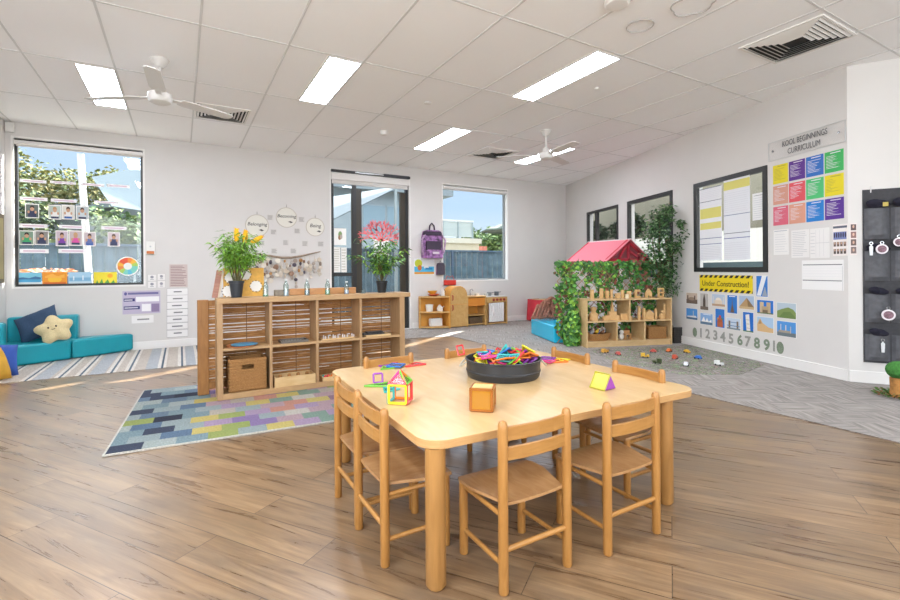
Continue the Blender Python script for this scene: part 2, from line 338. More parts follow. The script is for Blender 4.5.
# ------------------------------------------------------------ ceiling fittings
EM = M('#ECF3FF', .5, 'lit_diffuser', emit=LAMP)
names = ['beside the left ceiling fan', 'nearest above the patchwork rug', 'nearest above the table with the toys', 'in front of the far ceiling vent', 'beyond the far ceiling fan']
def light_fix(ix, y, label):
    x = LX[ix]; r = thing('ceiling_light', label, 'ceiling light', (x + .15, y + .61, CEIL - .004), group='recessed ceiling lights')
    a = MB(); bars(a, -.155, .155, -.615, .615, .012, -.006, .004); a.build('frame', M('#D9D7D3', .5), r)
    a = MB(); a.box(-.143, .143, -.603, .603, -.001, .003); a.build('diffuser', EM, r)
lab = ['long recessed ceiling light panel beside the fan above the teal sofa', 'long recessed ceiling light panel above the low slatted shelf', 'long recessed ceiling light panel nearest the square ceiling vent by the angled wall',
       'long recessed ceiling light panel in front of the garden door', 'long recessed ceiling light panel partly behind the far fan']
for i, (ix, y) in enumerate(LIGHTS):
    light_fix(ix, y, lab[i] if i < 5 else ['ceiling light panel over the left wall, level with the table', 'ceiling light panel near the left wall behind the camera', 'ceiling light panel right of the camera behind the table'][i - 5])

def vent(cx, cy, label, s=.29):
    r = thing('air_vent', label, 'air vent', (cx, cy, CEIL - .003), group='square ceiling vents')
    a = MB(); bars(a, -s, s, -s, s, .02, -.008, .004); a.build('frame', PLAST, r)
    a = MB(); a.box(-s + .01, s - .01, -s + .01, s - .01, .0, .002); a.build('backing', M('#1E1E1E', .8), r)
    a = MB()
    for k in range(1, 7):
        q = s - .01 - k * .037
        # one louvre ring, tilted
        for (ax, sg) in ((0, 1), (0, -1), (1, 1), (1, -1)):
            o_ = q + .020; i_ = q; pts = [(-o_, sg * o_, -.001), (o_, sg * o_, -.001), (i_, sg * i_, -.012), (-i_, sg * i_, -.012)]
            if ax: pts = [(p[1], p[0], p[2]) for p in pts]
            a.quad(*pts)
            pts2 = [(p[0], p[1], p[2] + .003) for p in pts]; a.quad(*pts2[::-1])
    a.build('louvre', PLAST, r)
vent(4.545, 1.93, 'square louvred ceiling vent nearest the angled wall corner', .31); vent(.45, 6.27, 'square louvred ceiling vent behind the left fan blade'); vent(4.47, 6.27, 'square louvred ceiling vent beside the far fan')

def fan(loc, a0, label, drop):
    r = thing('ceiling_fan', label, 'ceiling fan', loc, group='white ceiling fans'); W = M('#D9D6D2', .4, 'fan_white')
    a = MB(); a.lathe([(.03, -.075), (.055, -.05), (.075, -.01), (.078, 0)]); a.build('canopy', W, r, smooth=True)
    a = MB(); a.tube([(0, 0, -.06), (0, 0, -drop + .1)], .012, 10); a.build('rod', W, r, smooth=True)
    a = MB(); a.lathe([(.02, -drop + .13), (.05, -drop + .10), (.055, -drop + .06), (.095, -drop + .045), (.10, -drop), (.085, -drop - .03), (.05, -drop - .045), (.0, -drop - .047)], cap=False); a.build('motor', W, r, smooth=True)
    for k in range(3):
        b = MB(); b.T = Matrix.Rotation(a0 + k * 2 * pi / 3, 4, 'Z') @ Matrix.Translation((0, 0, -drop + .02)) @ Matrix.Rotation(radians(-9), 4, 'X')
        b.box(.07, .2, -.025, .025, -.006, .006); b.prism([(.17, -.05), (.24, -.065), (.66, -.058), (.69, -.03), (.69, .03), (.66, .058), (.24, .065), (.17, .05)], -.004, .004)
        b.build('blade', W, r, bevel=.002)
fan((-.15, 4.95, CEIL - .001), radians(27), 'white three blade ceiling fan nearest the teal sofa', .36)
fan((4.40, 4.90, CEIL - .001), radians(22), 'white three blade ceiling fan nearest the far right corner', .36)
def disc(px, py, r, label, name='smoke_detector', cat='detector', h=.04):
    p = PZ(px, py, CEIL); a = MB(); a.lathe([(r * .5, -h), (r * .85, -h * .9), (r, -h * .4), (r, 0)], n=24); o = a.build(name, PLAST, smooth=True); o.location = (p.x, p.y, CEIL + .001); tag(o, label, cat)
disc(384, 131, .05, 'round white smoke detector between the two middle light panels', h=.06)
disc(428, 103, .045, 'flat round white detector just beyond the middle light panel', h=.012)
disc(597, 88, .02, 'tiny round sensor beside the near right light panel', 'ceiling_sensor', 'sensor', .015)
disc(617, 2, .09, 'round white ceiling dome cut by the top of the photo', 'ceiling_speaker', 'speaker', .03)
def ring(px, py, rx, label, petals=0):
    p = PZ(px, py, CEIL); pts = []
    for k in range(49):
        t = 2 * pi * k / 48; q = rx * (1 + (.16 * abs(cos(2.5 * t)) if petals else 0)); pts.append((q * cos(t), q * sin(t), 0))
    a = MB(); a.tube(pts, .005, 6); o = a.build('wire_ring', M('#B9B5B1', .5), smooth=True); o.location = (p.x, p.y, CEIL - .008); tag(o, label, 'ring')
ring(640, 25, .10, 'plain grey wire ring flat against the ceiling'); ring(693, 4, .13, 'petal shaped grey wire ring flat against the ceiling', 1)

# ------------------------------------------------------------ the square table
T = thing('activity_table', 'low square maple table with rounded corners and four round legs', 'table', (1.455, 2.025, 0), radians(-2))
def rrect(x0, x1, y0, y1, r, n=6):
    P = []
    for (cx, cy, a0) in ((x1 - r, y0 + r, -pi / 2), (x1 - r, y1 - r, 0), (x0 + r, y1 - r, pi / 2), (x0 + r, y0 + r, pi)):
        for k in range(n + 1): a = a0 + pi / 2 * k / n; P.append((cx + r * cos(a), cy + r * sin(a)))
    return P
a = MB(); a.prism(rrect(-.728, .728, -.668, .668, .09, 8), .488, .52); tt_ = a.build('table_top', [MAPLE, wood('table_edge', '#B88D5A', '#C89C68', (3, 3, 40), .4)], T, bevel=.003)
for p_ in tt_.data.polygons: p_.material_index = 0 if abs(p_.normal.z) > .5 else 1
LEGM = wood('table_leg_wood', '#9A6E3B', '#AD7E47', (14, 14, 2), .35)
for x, y in ((-.672, -.625), (.530, -.625), (-.66, .58), (.53, .58)):
    a = MB(); a.lathe([(.0, .001), (.028, .001), (.036, .012), (.036, .489)], (x, y, 0), 24, cap=False); a.build('leg', LEGM, T, smooth=True)

# ------------------------------------------------------------ chairs
def make_chair():
    r = thing('child_chair', 'x', 'chair')
    for s in (-1, 1):
        a = MB(); a.lathe([(.0155, .0), (.0175, .004), (.0175, .555), (.0165, .572), (.012, .583), (.004, .587)], (s * .146, 0, 0), 16); a.build('back_post', BIRCH, r, smooth=True)
        a = MB(); a.lathe([(.0155, .0), (.017, .004), (.017, .285)], (s * .142, .262, 0), 16); a.build('front_leg', BIRCH, r, smooth=True)
        a = MB(); a.tube([(s * .146, 0, .095), (s * .142, .262, .095)], .009, 10); a.build('side_stretcher', BIRCHX, r, smooth=True)
        a = MB(); a.tube([(s * .146, 0, .262), (s * .142, .262, .262)], .009, 10); a.build('seat_rail', BIRCHX, r, smooth=True)
    a = MB(); a.tube([(-.146, 0, .145), (.146, 0, .145)], .010, 10); a.build('rear_stretcher', BIRCHX, r, smooth=True)
    a = MB(); a.tube([(-.142, .262, .235), (.142, .262, .235)], .009, 10); a.build('front_stretcher', BIRCHX, r, smooth=True)
    for z0, z1 in ((.515, .565), (.448, .495)):
        a = MB(); pts = [(-.14, 0), (-.07, -.010), (0, -.013), (.07, -.010), (.14, 0)]
        poly = [(x, y - .006) for x, y in pts] + [(x, y + .006) for x, y in pts[::-1]]
        a.prism(poly, z0, z1); a.build('back_slat', BIRCHX, r, bevel=.003)
    # bent plywood seat: dished, falling at the front edge
    nx, ny = 12, 12; a = MB(); vs = []; fs = []
    for layer in (0, 1):
        for j in range(ny + 1):
            v = j / ny
            for i in range(nx + 1):
                u = i / nx * 2 - 1; hw = .128 + .045 * min(1, v * 1.9) - .02 * max(0, v - .85) / .15
                y = .004 + .292 * v - .012 * abs(u) ** 3 * (v > .5) ; z = .296 - .010 * (1 - u * u) * (1 - (2 * v - 1) ** 2) - .022 * max(0, v - .75) ** 2 / .0625 * .6 + .006 * abs(u) ** 3
                vs.append((u * hw, y, z - .011 * layer))
    q = (nx + 1) * (ny + 1)
    for j in range(ny):
        for i in range(nx):
            k = j * (nx + 1) + i; fs.append((k, k + 1, k + nx + 2, k + nx + 1)); fs.append((q + k, q + k + nx + 1, q + k + nx + 2, q + k + 1))
    edge = [i for i in range(nx + 1)] + [j * (nx + 1) + nx for j in range(1, ny + 1)] + [ny * (nx + 1) + i for i in range(nx - 1, -1, -1)] + [j * (nx + 1) for j in range(ny - 1, 0, -1)]
    for k in range(len(edge)): A = edge[k]; B = edge[(k + 1) % len(edge)]; fs.append((B, A, q + A, q + B))
    a._add(vs, fs); a.build('seat', SEATM, r, smooth=True)
    return r
CH = make_chair()
spots = [((1.088, 1.275), 0, 'wooden child chair on the near side of the table, beside the left near leg'),
         ((1.562, 1.245), 0, 'wooden child chair on the near side of the table, beside the right near leg'),
         ((.652, 1.765), -90, 'wooden child chair at the left end of the table, nearest the camera'),
         ((.658, 2.085), -90, 'wooden child chair at the left end of the table, nearest the slatted shelf'),
         ((1.098, 2.64), 180, 'wooden child chair on the far side of the table, nearest the slatted shelf'),
         ((1.655, 2.645), 180, 'wooden child chair on the far side of the table, directly behind the tub'),
         ((2.14, 2.175), 90, 'wooden child chair at the right end of the table, nearest the blue bench cushion'),
         ((2.115, 1.65), 90, 'wooden child chair at the right end of the table, nearest the round stump side leg')]
for i, ((x, y), rz, l) in enumerate(spots):
    l = l.replace(', nearest the round stump side leg', ', beside the yellow and purple prism')
    if i == 0: CH.location = (x, y, .0012); CH['label'] = l; CH['group'] = 'wooden child chairs round the table'
    else: dup(CH, (x, y, .0012), radians(rz), l)

# ------------------------------------------------------------ things on the table
TT = .5202
CLR = {'red': '#D3383A', 'orange': '#E87A2C', 'yellow': '#D9D032', 'green': '#6DB33F', 'blue': '#2F6FB7', 'purple': '#8E3FA3', 'pink': '#D4407E', 'teal': '#3FA9A5'}
TM = {k: M(v, .25, 'plastic_' + k) for k, v in CLR.items()}
TG = {k: M(v, .15, 'clear_' + k, trans=.45, alpha=.8) for k, v in CLR.items()}
def tile_frame(mb, pts, t=.007, w=.007, m=0):
    P = [Vector(p) for p in pts]
    for i in range(len(P)): mb.tube([P[i], P[(i + 1) % len(P)]], w * .7, 6, m)
def poly_pts(shape, s=.075):
    if shape == 'square': return [(-s / 2, -s / 2, 0), (s / 2, -s / 2, 0), (s / 2, s / 2, 0), (-s / 2, s / 2, 0)]
    if shape == 'triangle': return [(-s / 2, -s * .43, 0), (s / 2, -s * .43, 0), (0, s * .43, 0)]
    if shape == 'tall triangle': return [(-s / 2, -s * .7, 0), (s / 2, -s * .7, 0), (0, s * .8, 0)]
def tile(color, shape, loc, rot, label, s=.075, group=None, pane=True, par=None):
    r = par or thing('magnetic_tile', label, 'magnetic tile', loc, group=group)
    if not par: r.rotation_euler = rot
    a = MB(); P = poly_pts(shape, s); tile_frame(a, P); a.build('tile_frame', TM[color], r, smooth=True)
    if pane:
        b = MB(); b.prism([(p[0] * .9, p[1] * .9) for p in P], -.0015, .0015); b.build('tile_pane', TG[color], r)
    return r
# tub
tubx, tuby = 1.525, 2.055
R_ = thing('metal_tub', 'low round black metal tub heaped with coloured magnetic tiles', 'tub', (tubx, tuby, TT))
TUBM = M('#34363A', .38, 'black_enamel', metal=.3)
a = MB(); a.lathe([(.0, .001), (.19, .001), (.196, .01), (.199, .03), (.203, .034), (.203, .04), (.199, .044), (.202, .09), (.208, .093), (.208, .099), (.202, .1), (.197, .092), (.190, .012), (.0, .012)], n=56, cap=False); a.build('tub_wall', TUBM, R_, smooth=True)
ang = YAW
for sgn, m_ in ((-1, M('#B9B4A6', .5, 'rope_handle')), (1, M('#B9B4A6', .5, 'rope_handle'))):
    cx, cy = sgn * cos(-ang) * .206, sgn * sin(-ang) * .206
    tx, ty = -sin(-ang), cos(-ang); a = MB()
    a.tube([(cx + tx * (k - 3) * .018 + sgn * cos(-ang) * .03 * sin(k / 6 * pi), cy + ty * (k - 3) * .018 + sgn * sin(-ang) * .03 * sin(k / 6 * pi), .085 - .03 * sin(k / 6 * pi)) for k in range(7)], .005, 8); a.build('handle', m_, R_, smooth=True)
keys = list(CLR); shapes = ['square', 'triangle', 'tall triangle']; quads = ['at the front', 'at the back', 'near the left rim', 'near the right rim', 'in the middle']
rnd = random.Random(3); used = set(); n_ = 0
combos = [(c_, s_, q_) for c_ in keys for s_ in shapes for q_ in quads]; rnd.shuffle(combos)
for (c_, s_, q_) in combos[:68]:
    base_a = {'at the front': -pi / 2 - ang, 'at the back': pi / 2 - ang, 'near the left rim': pi - ang, 'near the right rim': -ang, 'in the middle': 0}[q_]
    rr = rnd.uniform(.07, .145) if q_ != 'in the middle' else rnd.uniform(0, .05); aa = base_a + rnd.uniform(-.6, .6)
    layer = n_ % 3; z = .062 + .018 * layer + rnd.uniform(0, .012) + (.014 if q_ == 'in the middle' else 0)
    tile(c_, s_, (tubx + rr * cos(aa), tuby + rr * sin(aa), TT + z + (.010 if layer == 2 else 0)), (rnd.uniform(-.7, .7) , rnd.uniform(-.6, .6), rnd.uniform(0, 6.28)), f'{c_} {s_} magnetic tile heaped in the black tub {q_}', group='magnetic tiles heaped in the tub'); n_ += 1
pr = tile('red', 'square', (tubx - .19 * cos(ang) - .02, tuby + .19 * sin(ang) + .05, TT + .135), (radians(72), 0, .3), 'dark pink square tile frame standing up over the tub rim', .05, pane=False)

# flat loose tiles on the table: pixel spots, on the table plane
for i, (px, py, c_, s_, rz, l) in enumerate([
    (383, 365, 'purple', 'square', .3, 'purple square tile lying flat among loose tiles near the far left chair'), (391, 364, 'pink', 'triangle', 1.2, 'pink triangular tile lying flat among loose tiles near the far left chair'),
    (396, 367, 'blue', 'square', .8, 'blue square tile lying flat among loose tiles near the far left chair'), (385, 369, 'green', 'triangle', 2.1, 'green triangular tile lying flat among loose tiles near the far left chair'),
    (414, 365.5, 'red', 'tall triangle', 1.9, 'red tall triangular tile lying apart, beside the far left chair'), (378, 386, 'green', 'tall triangle', 1.3, 'green tall triangular tile lying flat behind the tile house'),
    (388, 390, 'teal', 'triangle', .2, 'teal triangular tile lying flat behind the tile house'), (398, 384, 'yellow', 'triangle', .9, 'yellow triangular tile lying flat behind the tile house'),
    (547, 359, 'purple', 'square', .5, 'purple square tile lying flat just right of the tub'), (556, 362, 'orange', 'tall triangle', 1.5, 'orange tall triangular tile lying flat just right of the tub'),
    (549, 363.5, 'pink', 'triangle', 2.5, 'pink triangular tile lying flat just right of the tub'), (561, 360, 'yellow', 'triangle', .1, 'yellow triangular tile lying flat just right of the tub')]):
    p = PZ(px, py, TT); tile(c_, s_, (p.x, p.y, TT + .0045 + (.006 if i in (1, 2, 10) else 0)), (0, 0, rz), l, .085)
tile('purple', 'square', tuple(PZ(378, 378, TT + .03)), (radians(70), 0, -.3), 'purple square tile standing on edge behind the tile house', .045, pane=False)

# tile house
def shape_panel(root, M4, shape, c_, s, name='wall_panel', pane=False):
    a = MB(); a.T = M4; P = poly_pts(shape, s); tile_frame(a, P, w=.009); o = a.build(name, TM[c_], root, smooth=True)
    if pane:
        b = MB(); b.T = M4; b.prism([(p[0] * .93, p[1] * .93) for p in P], -.001, .001); b.build(name.replace('panel', 'pane'), TG[c_], root)
    return o
hp = PZ(403, 404, TT); hr = thing('toy_house', 'small house of open coloured magnetic tiles with a red gabled roof', 'toy house', (hp.x, hp.y + .03, TT + .005), -.72)
s = .082; RX = Matrix.Rotation(pi / 2, 4, 'X')
for k, c_ in enumerate(['yellow', 'red', 'orange', 'teal']):
    A = Matrix.Rotation(k * pi / 2, 4, 'Z') @ Matrix.Translation((0, -s / 2, s / 2)) @ RX
    shape_panel(hr, A, 'square', c_, s * .95)
for k, c_ in enumerate(['red', 'green', 'orange', 'pink']):
    th = radians(52); A = Matrix.Rotation(k * pi / 2, 4, 'Z') @ Matrix.Translation((0, -s / 2, s)) @ Matrix.Rotation(th, 4, 'X') @ Matrix.Translation((0, s * .43, 0))
    shape_panel(hr, A, 'triangle', c_, s * .95, 'roof_panel', True)
# amber cube
cp = PZ(483, 413, TT); cr = thing('toy_cube', 'amber translucent cube of magnetic tiles in front of the tub', 'toy cube', (cp.x + .03, cp.y + .045, TT + .005), -.74)
AMB = M('#C98A24', .2, 'amber_plastic', trans=.35); AED = M('#9A5A1C', .3, 'amber_edge'); s = .088
for k in range(4):
    b = MB(); b.T = Matrix.Rotation(k * pi / 2, 4, 'Z') @ Matrix.Translation((0, -s / 2, s / 2)) @ RX
    b.prism([(-s * .45, -s * .45), (s * .45, -s * .45), (s * .45, s * .45), (-s * .45, s * .45)], -.002, .002); b.build('side_pane', AMB, cr)
    b = MB(); b.T = Matrix.Rotation(k * pi / 2, 4, 'Z') @ Matrix.Translation((0, -s / 2, s / 2)) @ RX; tile_frame(b, poly_pts('square', s * .97), w=.009); b.build('side_frame', AED, cr, smooth=True)
b = MB(); b.box(-s * .48, s * .48, -s * .48, s * .48, s - .003, s + .003); b.build('top_pane', M('#E8C46A', .12, 'amber_top_glare'), cr, bevel=.002)  # paler top pane: glare put into the colour
# prism
pp = PZ(606, 389, TT); q = thing('toy_prism', 'small tent of yellow and purple magnetic tiles near the right corner', 'toy prism', (pp.x, pp.y + .02, TT + .003), -1.5); s = .085
b = MB(); h = .07
b.quad((-s / 2, -s / 2, .0), (s / 2, -s / 2, 0), (s / 2, 0, h), (-s / 2, 0, h)); b.build('yellow_side', M('#CDB92A', .25), q); q.children[-1]['label'] = 'yellow sloping side'
b = MB(); b.quad((s / 2, s / 2, 0), (-s / 2, s / 2, 0), (-s / 2, 0, h), (s / 2, 0, h)); b.build('rear_side', TM['orange'], q)
for sg in (-1, 1):
    b = MB(); b._add([(sg * s / 2, -s / 2, 0), (sg * s / 2, s / 2, 0), (sg * s / 2, 0, h)], [(0, 1, 2)]); b.build('end_triangle', TM['purple'], q)
b = MB(); 
for A, B in (((-s / 2, -s / 2, 0), (s / 2, -s / 2, 0)), ((s / 2, -s / 2, 0), (s / 2, 0, h)), ((-s / 2, -s / 2, 0), (-s / 2, 0, h)), ((-s / 2, 0, h), (s / 2, 0, h))): b.tube([A, B], .004, 6)
b.build('edge_trim', M('#A8A024', .4), q)

# ------------------------------------------------------------ slatted cube shelf with twig screen behind
r = thing('cube_shelf', 'low eight compartment oak shelf standing on the patchwork rug', 'shelf', (1.1, 4.5, 0))
def sx(v): return v - 1.1
X0, X1, Y0, Y1 = .262, 1.985, 4.35, 4.60
fy0, fy1 = Y0 - 4.5, Y1 - 4.5
a = MB(); a.box(sx(X0), sx(X1 + .065), fy0 - .005, fy1, .828, .872); a.build('top', SHELFM, r, bevel=.003)
a = MB(); a.box(sx(X0 + .045), sx(X1 - .055), fy0 + .003, fy1, .014, .062); a.build('bottom_panel', SHELFM, r, bevel=.002)
for x0_, x1_ in ((X0, X0 + .045), (X1 - .055, X1)):
    a = MB(); a.box(sx(x0_), sx(x1_), fy0, fy1, .0135, .828); a.build('side_panel', SHELFV, r, bevel=.002)
DV = [.690, 1.098, 1.518]
for x in DV:
    a = MB(); a.box(sx(x - .012), sx(x + .012), fy0 + .002, fy1, .062, .828); a.build('divider', SHELFV, r)
cells = [X0 + .045, *DV, X1 - .055]
for i in range(4):
    a = MB(); a.box(sx(cells[i] + (.012 if i else 0)), sx(cells[i + 1] - (.012 if i < 3 else 0)), fy0 + .002, fy1, .425, .447); a.build('shelf_board', SHELFM, r)
r = thing('twig_screen', 'woven twig screen with pine posts standing right behind the cube shelf', 'screen', (1.1, 4.66, 0))
for x0_, x1_, y0_ in ((.125, .215, -.03), (2.005, 2.065, -.3)):
    a = MB(); a.box(sx(x0_), sx(x1_), y0_ if y0_ > -.1 else -.05, .03, .013, .85); a.build('post', DARKW, r, bevel=.004)
a = MB(); a.box(sx(.215), sx(1.985), -.02, .0, .80, .845); a.build('top_rail', DARKW, r); a = MB(); a.box(sx(.215), sx(1.985), -.02, .0, .06, .12); a.build('bottom_rail', DARKW, r)
a = MB(); rn = random.Random(5); z = .12
while z < .80:
    hgt = rn.uniform(.010, .024); x = .215
    while x < 1.985:
        x2 = min(1.985, x + rn.uniform(.25, .8)); dz = rn.uniform(-.004, .004); a.box(sx(x), sx(x2), -.018 + rn.uniform(-.004, .004), -.009, z + dz, z + dz + hgt); x = x2
    z += hgt + rn.choice([-.004, -.003, -.002, .003, .007, .009])
a.build('twig_weave', TWIG, r)
a = MB()
for x in [.3 + .22 * i for i in range(8)]: a.box(sx(x), sx(x + .006), -.026, -.022, .1, .82)
a.build('binding_wire', M('#7A5636', .7), r)

# basket helper
def basket(name, label, loc, w, d, h, rz=0, handle=True, mat_=WICK):
    r = thing(name, label, 'basket', loc, rz); a = MB(); t = .012
    def shell(z0, z1, g=0):
        a.box(-w / 2 - g, w / 2 + g, -d / 2 - g, -d / 2 + t, z0, z1); a.box(-w / 2 - g, w / 2 + g, d / 2 - t, d / 2 + g, z0, z1); a.box(-w / 2 - g, -w / 2 + t, -d / 2, d / 2, z0, z1); a.box(w / 2 - t, w / 2 + g, -d / 2, d / 2, z0, z1)
    a.box(-w / 2, w / 2, -d / 2, d / 2, .001, .012)
    rows = int(h / .013); hz = (h * .72, h * .86)
    for i in range(rows):
        z0 = .004 + i * h / rows; z1 = z0 + h / rows * .86; g = .0045 * (i % 2)
        if handle and hz[0] < (z0 + z1) / 2 < hz[1]:
            a.box(-w / 2 - g, -w * .16, -d / 2 - g, -d / 2 + t, z0, z1); a.box(w * .16, w / 2 + g, -d / 2 - g, -d / 2 + t, z0, z1)
            a.box(-w / 2 - g, w / 2 + g, d / 2 - t, d / 2 + g, z0, z1); a.box(-w / 2 - g, -w / 2 + t, -d / 2, d / 2, z0, z1); a.box(w / 2 - t, w / 2 + g, -d / 2, d / 2, z0, z1)
        else: shell(z0, z1, g)
    n = int(w / .02)
    for i in range(n):
        x = -w / 2 + (i + .5) * w / n
        if handle and abs(x) < w * .17: a.box(x - .003, x + .003, -d / 2 - .003, -d / 2, .004, hz[0])
        else: a.box(x - .003, x + .003, -d / 2 - .003, -d / 2, .004, h)
    a.build('weave', mat_, r); b = MB(); bars(b, -w / 2 - .005, w / 2 + .005, -d / 2 - .005, d / 2 + .005, .02, h, h + .012); b.build('rim', mat_, r, bevel=.004)
    return r
basket('wicker_basket', 'square brown seagrass basket with a hand hole in the cube shelf', (.50, 4.475, .0625), .30, .22, .27)
def simple(name, label, cat, mb, m, loc=(0, 0, 0), rz=0, group=None, **k):
    o = mb.build(name, m, **k); o.location = loc; o.rotation_euler = (0, 0, rz); return tag(o, label, cat, group)
a = MB(); a.lathe([(0, 0), (.11, 0), (.125, .014), (.12, .014), (.108, .006), (0, .006)], n=32, cap=False); simple('round_tray', 'shallow round orange tray in the top left compartment', 'tray', a, M('#D98A5A', .4), (.46, 4.43, .4475), smooth=True)
a = MB(); a.lathe([(0, 0), (.095, 0), (.11, .012), (.10, .014), (0, .012)], n=32, cap=False); simple('round_disc', 'bright blue round disc resting in the orange tray', 'disc', a, M('#2F9CCB', .3), (.48, 4.42, .4545), smooth=True)
a = MB(); bars(a, -.12, .12, -.08, .08, .006, 0, .022)
for i in range(9): a.box(-.11 + i * .027, -.106 + i * .027, -.08, .08, 0, .006)
simple('wire_tray', 'dark grey wire tray in the second top compartment', 'tray', a, M('#6B655E', .4), (.90, 4.45, .4475))
r = thing('letter_rack', 'clear rack of small white letters in the third top compartment', 'rack', (1.30, 4.43, .4475))
a = MB(); a.box(-.16, .16, -.06, .06, 0, .012); a.build('tray', PLY, r)
for i in range(7):
    t_ = MB(); x = -.14 + i * .046; t_.box(x, x + .008, -.045, -.035, .012, .045); t_.box(x, x + .026, -.045, -.035, .037, .045) if i % 2 else t_.box(x + .018, x + .026, -.045, -.035, .012, .035); t_.build('letter', M('#DCD8DC', .3), r)
r = thing('tool_tray', 'stacked black and wooden trays in the fourth top compartment', 'tray', (1.70, 4.42, .4475))
a = MB(); a.box(-.13, .13, -.07, .06, 0, .016); a.build('wooden_tray', PLY, r); a = MB(); a.box(-.15, .07, -.05, .06, .016, .03); a.box(-.10, .06, -.03, .04, .03, .042); a.build('black_tray', M('#2A2B2D', .4), r)
r = thing('wooden_crate', 'long low pale wooden crate on the bottom shelf beside the basket', 'crate', (.90, 4.44, .0625))
a = MB(); bars(a, -.18, .18, -.08, .10, .012, .01, .085); a.box(-.18, .18, -.08, .10, 0, .01); a.build('crate_body', PLY, r)
for i in range(4): b = MB(); b.lathe([(.02, .01), (.022, .05), (.015, .095), (0, .1)], (-.12 + i * .08, 0, 0), 10, cap=False); b.build('wooden_peg', TWIG, r, smooth=True)
r = thing('toy_tray', 'tray of small colourful toys on the third bottom shelf', 'tray', (1.31, 4.43, .0625)); a = MB(); bars(a, -.16, .16, -.06, .08, .01, .008, .035); a.box(-.16, .16, -.06, .08, 0, .008); a.build('tray_body', PLY, r)
for i in range(14):
    rn2 = random.Random(i); b = MB(); b.ball((-.13 + (i % 7) * .044, -.03 + (i // 7) * .06, .025), (.016, .012, .016 + .012 * rn2.random()), 8, 6); b.build('small_toy', TM[keys[i % 8]], r, smooth=True)
r = thing('bead_tray', 'dark tray of brown beads on the fourth bottom shelf', 'tray', (1.70, 4.43, .0625)); a = MB(); bars(a, -.14, .14, -.06, .08, .01, .008, .06); a.box(-.14, .14, -.06, .08, 0, .008); a.build('tray_body', DARKW, r)
a = MB()
for i in range(30): a.ball((-.12 + (i % 10) * .026, -.035 + (i // 10) * .045, .055), .016, 8, 6)
tag(a.build('beads', M('#8C7462', .5), r, smooth=True), kind='stuff')

# ------------------------------------------------------------ plants
def leaf_mesh(mb, p, d, L, W, droop=.25, m=0, rn=random):
    d = d.normalized(); s = d.cross(Vector((0, 0, 1)));
    if s.length < .1: s = Vector((1, 0, 0))
    s.normalize(); s = (Matrix.Rotation(rn.uniform(-.9, .9), 3, d) @ s); n = s.cross(d)
    a = p; b = p + d * L * .45 + s * W * .5 + n * W * .1; c = p + d * L * .45 - s * W * .5 + n * W * .1; e = p + d * L - Vector((0, 0, L * droop)); mid = p + d * L * .5
    mb._add([a, b, e, c, mid], [(0, 1, 4), (1, 2, 4), (0, 4, 3), (4, 2, 3)], m)
LG = M('#86B440', .5, 'light_leaf', noise=.3, nscale=25); DG = M('#3F6B30', .5, 'dark_leaf', noise=.35, nscale=25); MG = M('#5C8A3C', .5, 'mid_leaf', noise=.3, nscale=25)
def potted(label, base, potm, pr_, ph, stems, spread, h, leafL, leafW, mats_, seed, nleaf, flowers=False):
    rn = random.Random(seed); r = thing('potted_plant', label, 'plant', base)
    a = MB(); a.lathe([(0, 0), (pr_ * .68, 0), (pr_ * .95, ph * .86), (pr_ * 1.04, ph * .87), (pr_ * 1.06, ph), (pr_ * .95, ph), (pr_ * .93, ph * .9), (0, ph * .9)], n=28, cap=False); a.build('pot', potm, r, smooth=True)
    st = MB(); fo = MB(); tips = []
    for i in range(stems):
        t = rn.uniform(0, 2 * pi); k = rn.uniform(.15, 1); top = Vector((cos(t) * spread * k, sin(t) * spread * .6 * k, h * rn.uniform(.6, 1))); b0 = Vector((cos(t) * pr_ * .5 * k, sin(t) * pr_ * .5 * k, ph * .88))
        pts = [b0.lerp(top, u) + Vector((0, 0, .12 * h * sin(pi * u))) * k for u in (0, .25, .5, .75, 1)]; st.tube(pts, [.004, .0035, .003, .002, .0012], 6)
        for j in range(nleaf):
            u = rn.uniform(.22, 1) if spread > .3 else rn.uniform(.35, 1); i0 = min(3, int(u * 4)); p = pts[i0].lerp(pts[i0 + 1], u * 4 - i0); t2 = rn.uniform(0, 2 * pi)
            tw = Vector((cos(t2), sin(t2), rn.uniform(-.2, .7))).normalized(); p2 = p + tw * rn.uniform(.0, leafL)
            leaf_mesh(fo, p2, Vector((cos(t2 + rn.uniform(-.8, .8)), sin(t2 + rn.uniform(-.8, .8)), rn.uniform(-.6, .5))), leafL * rn.uniform(.7, 1.2), leafW, .3, rn.choice(range(len(mats_))), rn)
    st.build('stem', M('#5E5A34', .6), r, smooth=True); fo.build('foliage', mats_, r)
    if flowers:
        for (fx, fy, fz, tx) in flowers:
            fl = MB(); p = Vector((fx, fy, fz)); top = p + Vector((tx, 0, .11 if abs(tx) < .03 else .06)); fl.tube([p, p.lerp(top, .5), top], [.017, .024, .014], 10)
            for j in range(110):
                u = rn.random(); c_ = p.lerp(top, u); t = rn.uniform(0, 6.28); leaf_mesh(fl, c_, Vector((cos(t), sin(t), rn.uniform(-.2, .6))), .03, .006, 0, 0, rn)
            fl.build('flower', M('#F2B81C', .7), r)
    return r
potted('bright green bamboo like plant with yellow bottlebrush flowers in a black pot', (.425, 4.47, .8735), M('#2C3138', .45), .062, .145, 26, .24, .56, .062, .014, [LG, MG, LG], 2, 74,
       [(.0, -.04, .49, 0), (.065, -.03, .48, .01), (.12, -.03, .48, .09)])
potted('leafy dark green plant with arching stems in a black pot by the door', (1.785, 4.47, .8735), M('#1E1F20', .5), .058, .12, 20, .39, .56, .065, .019, [DG, MG, DG, LG], 11, 44)

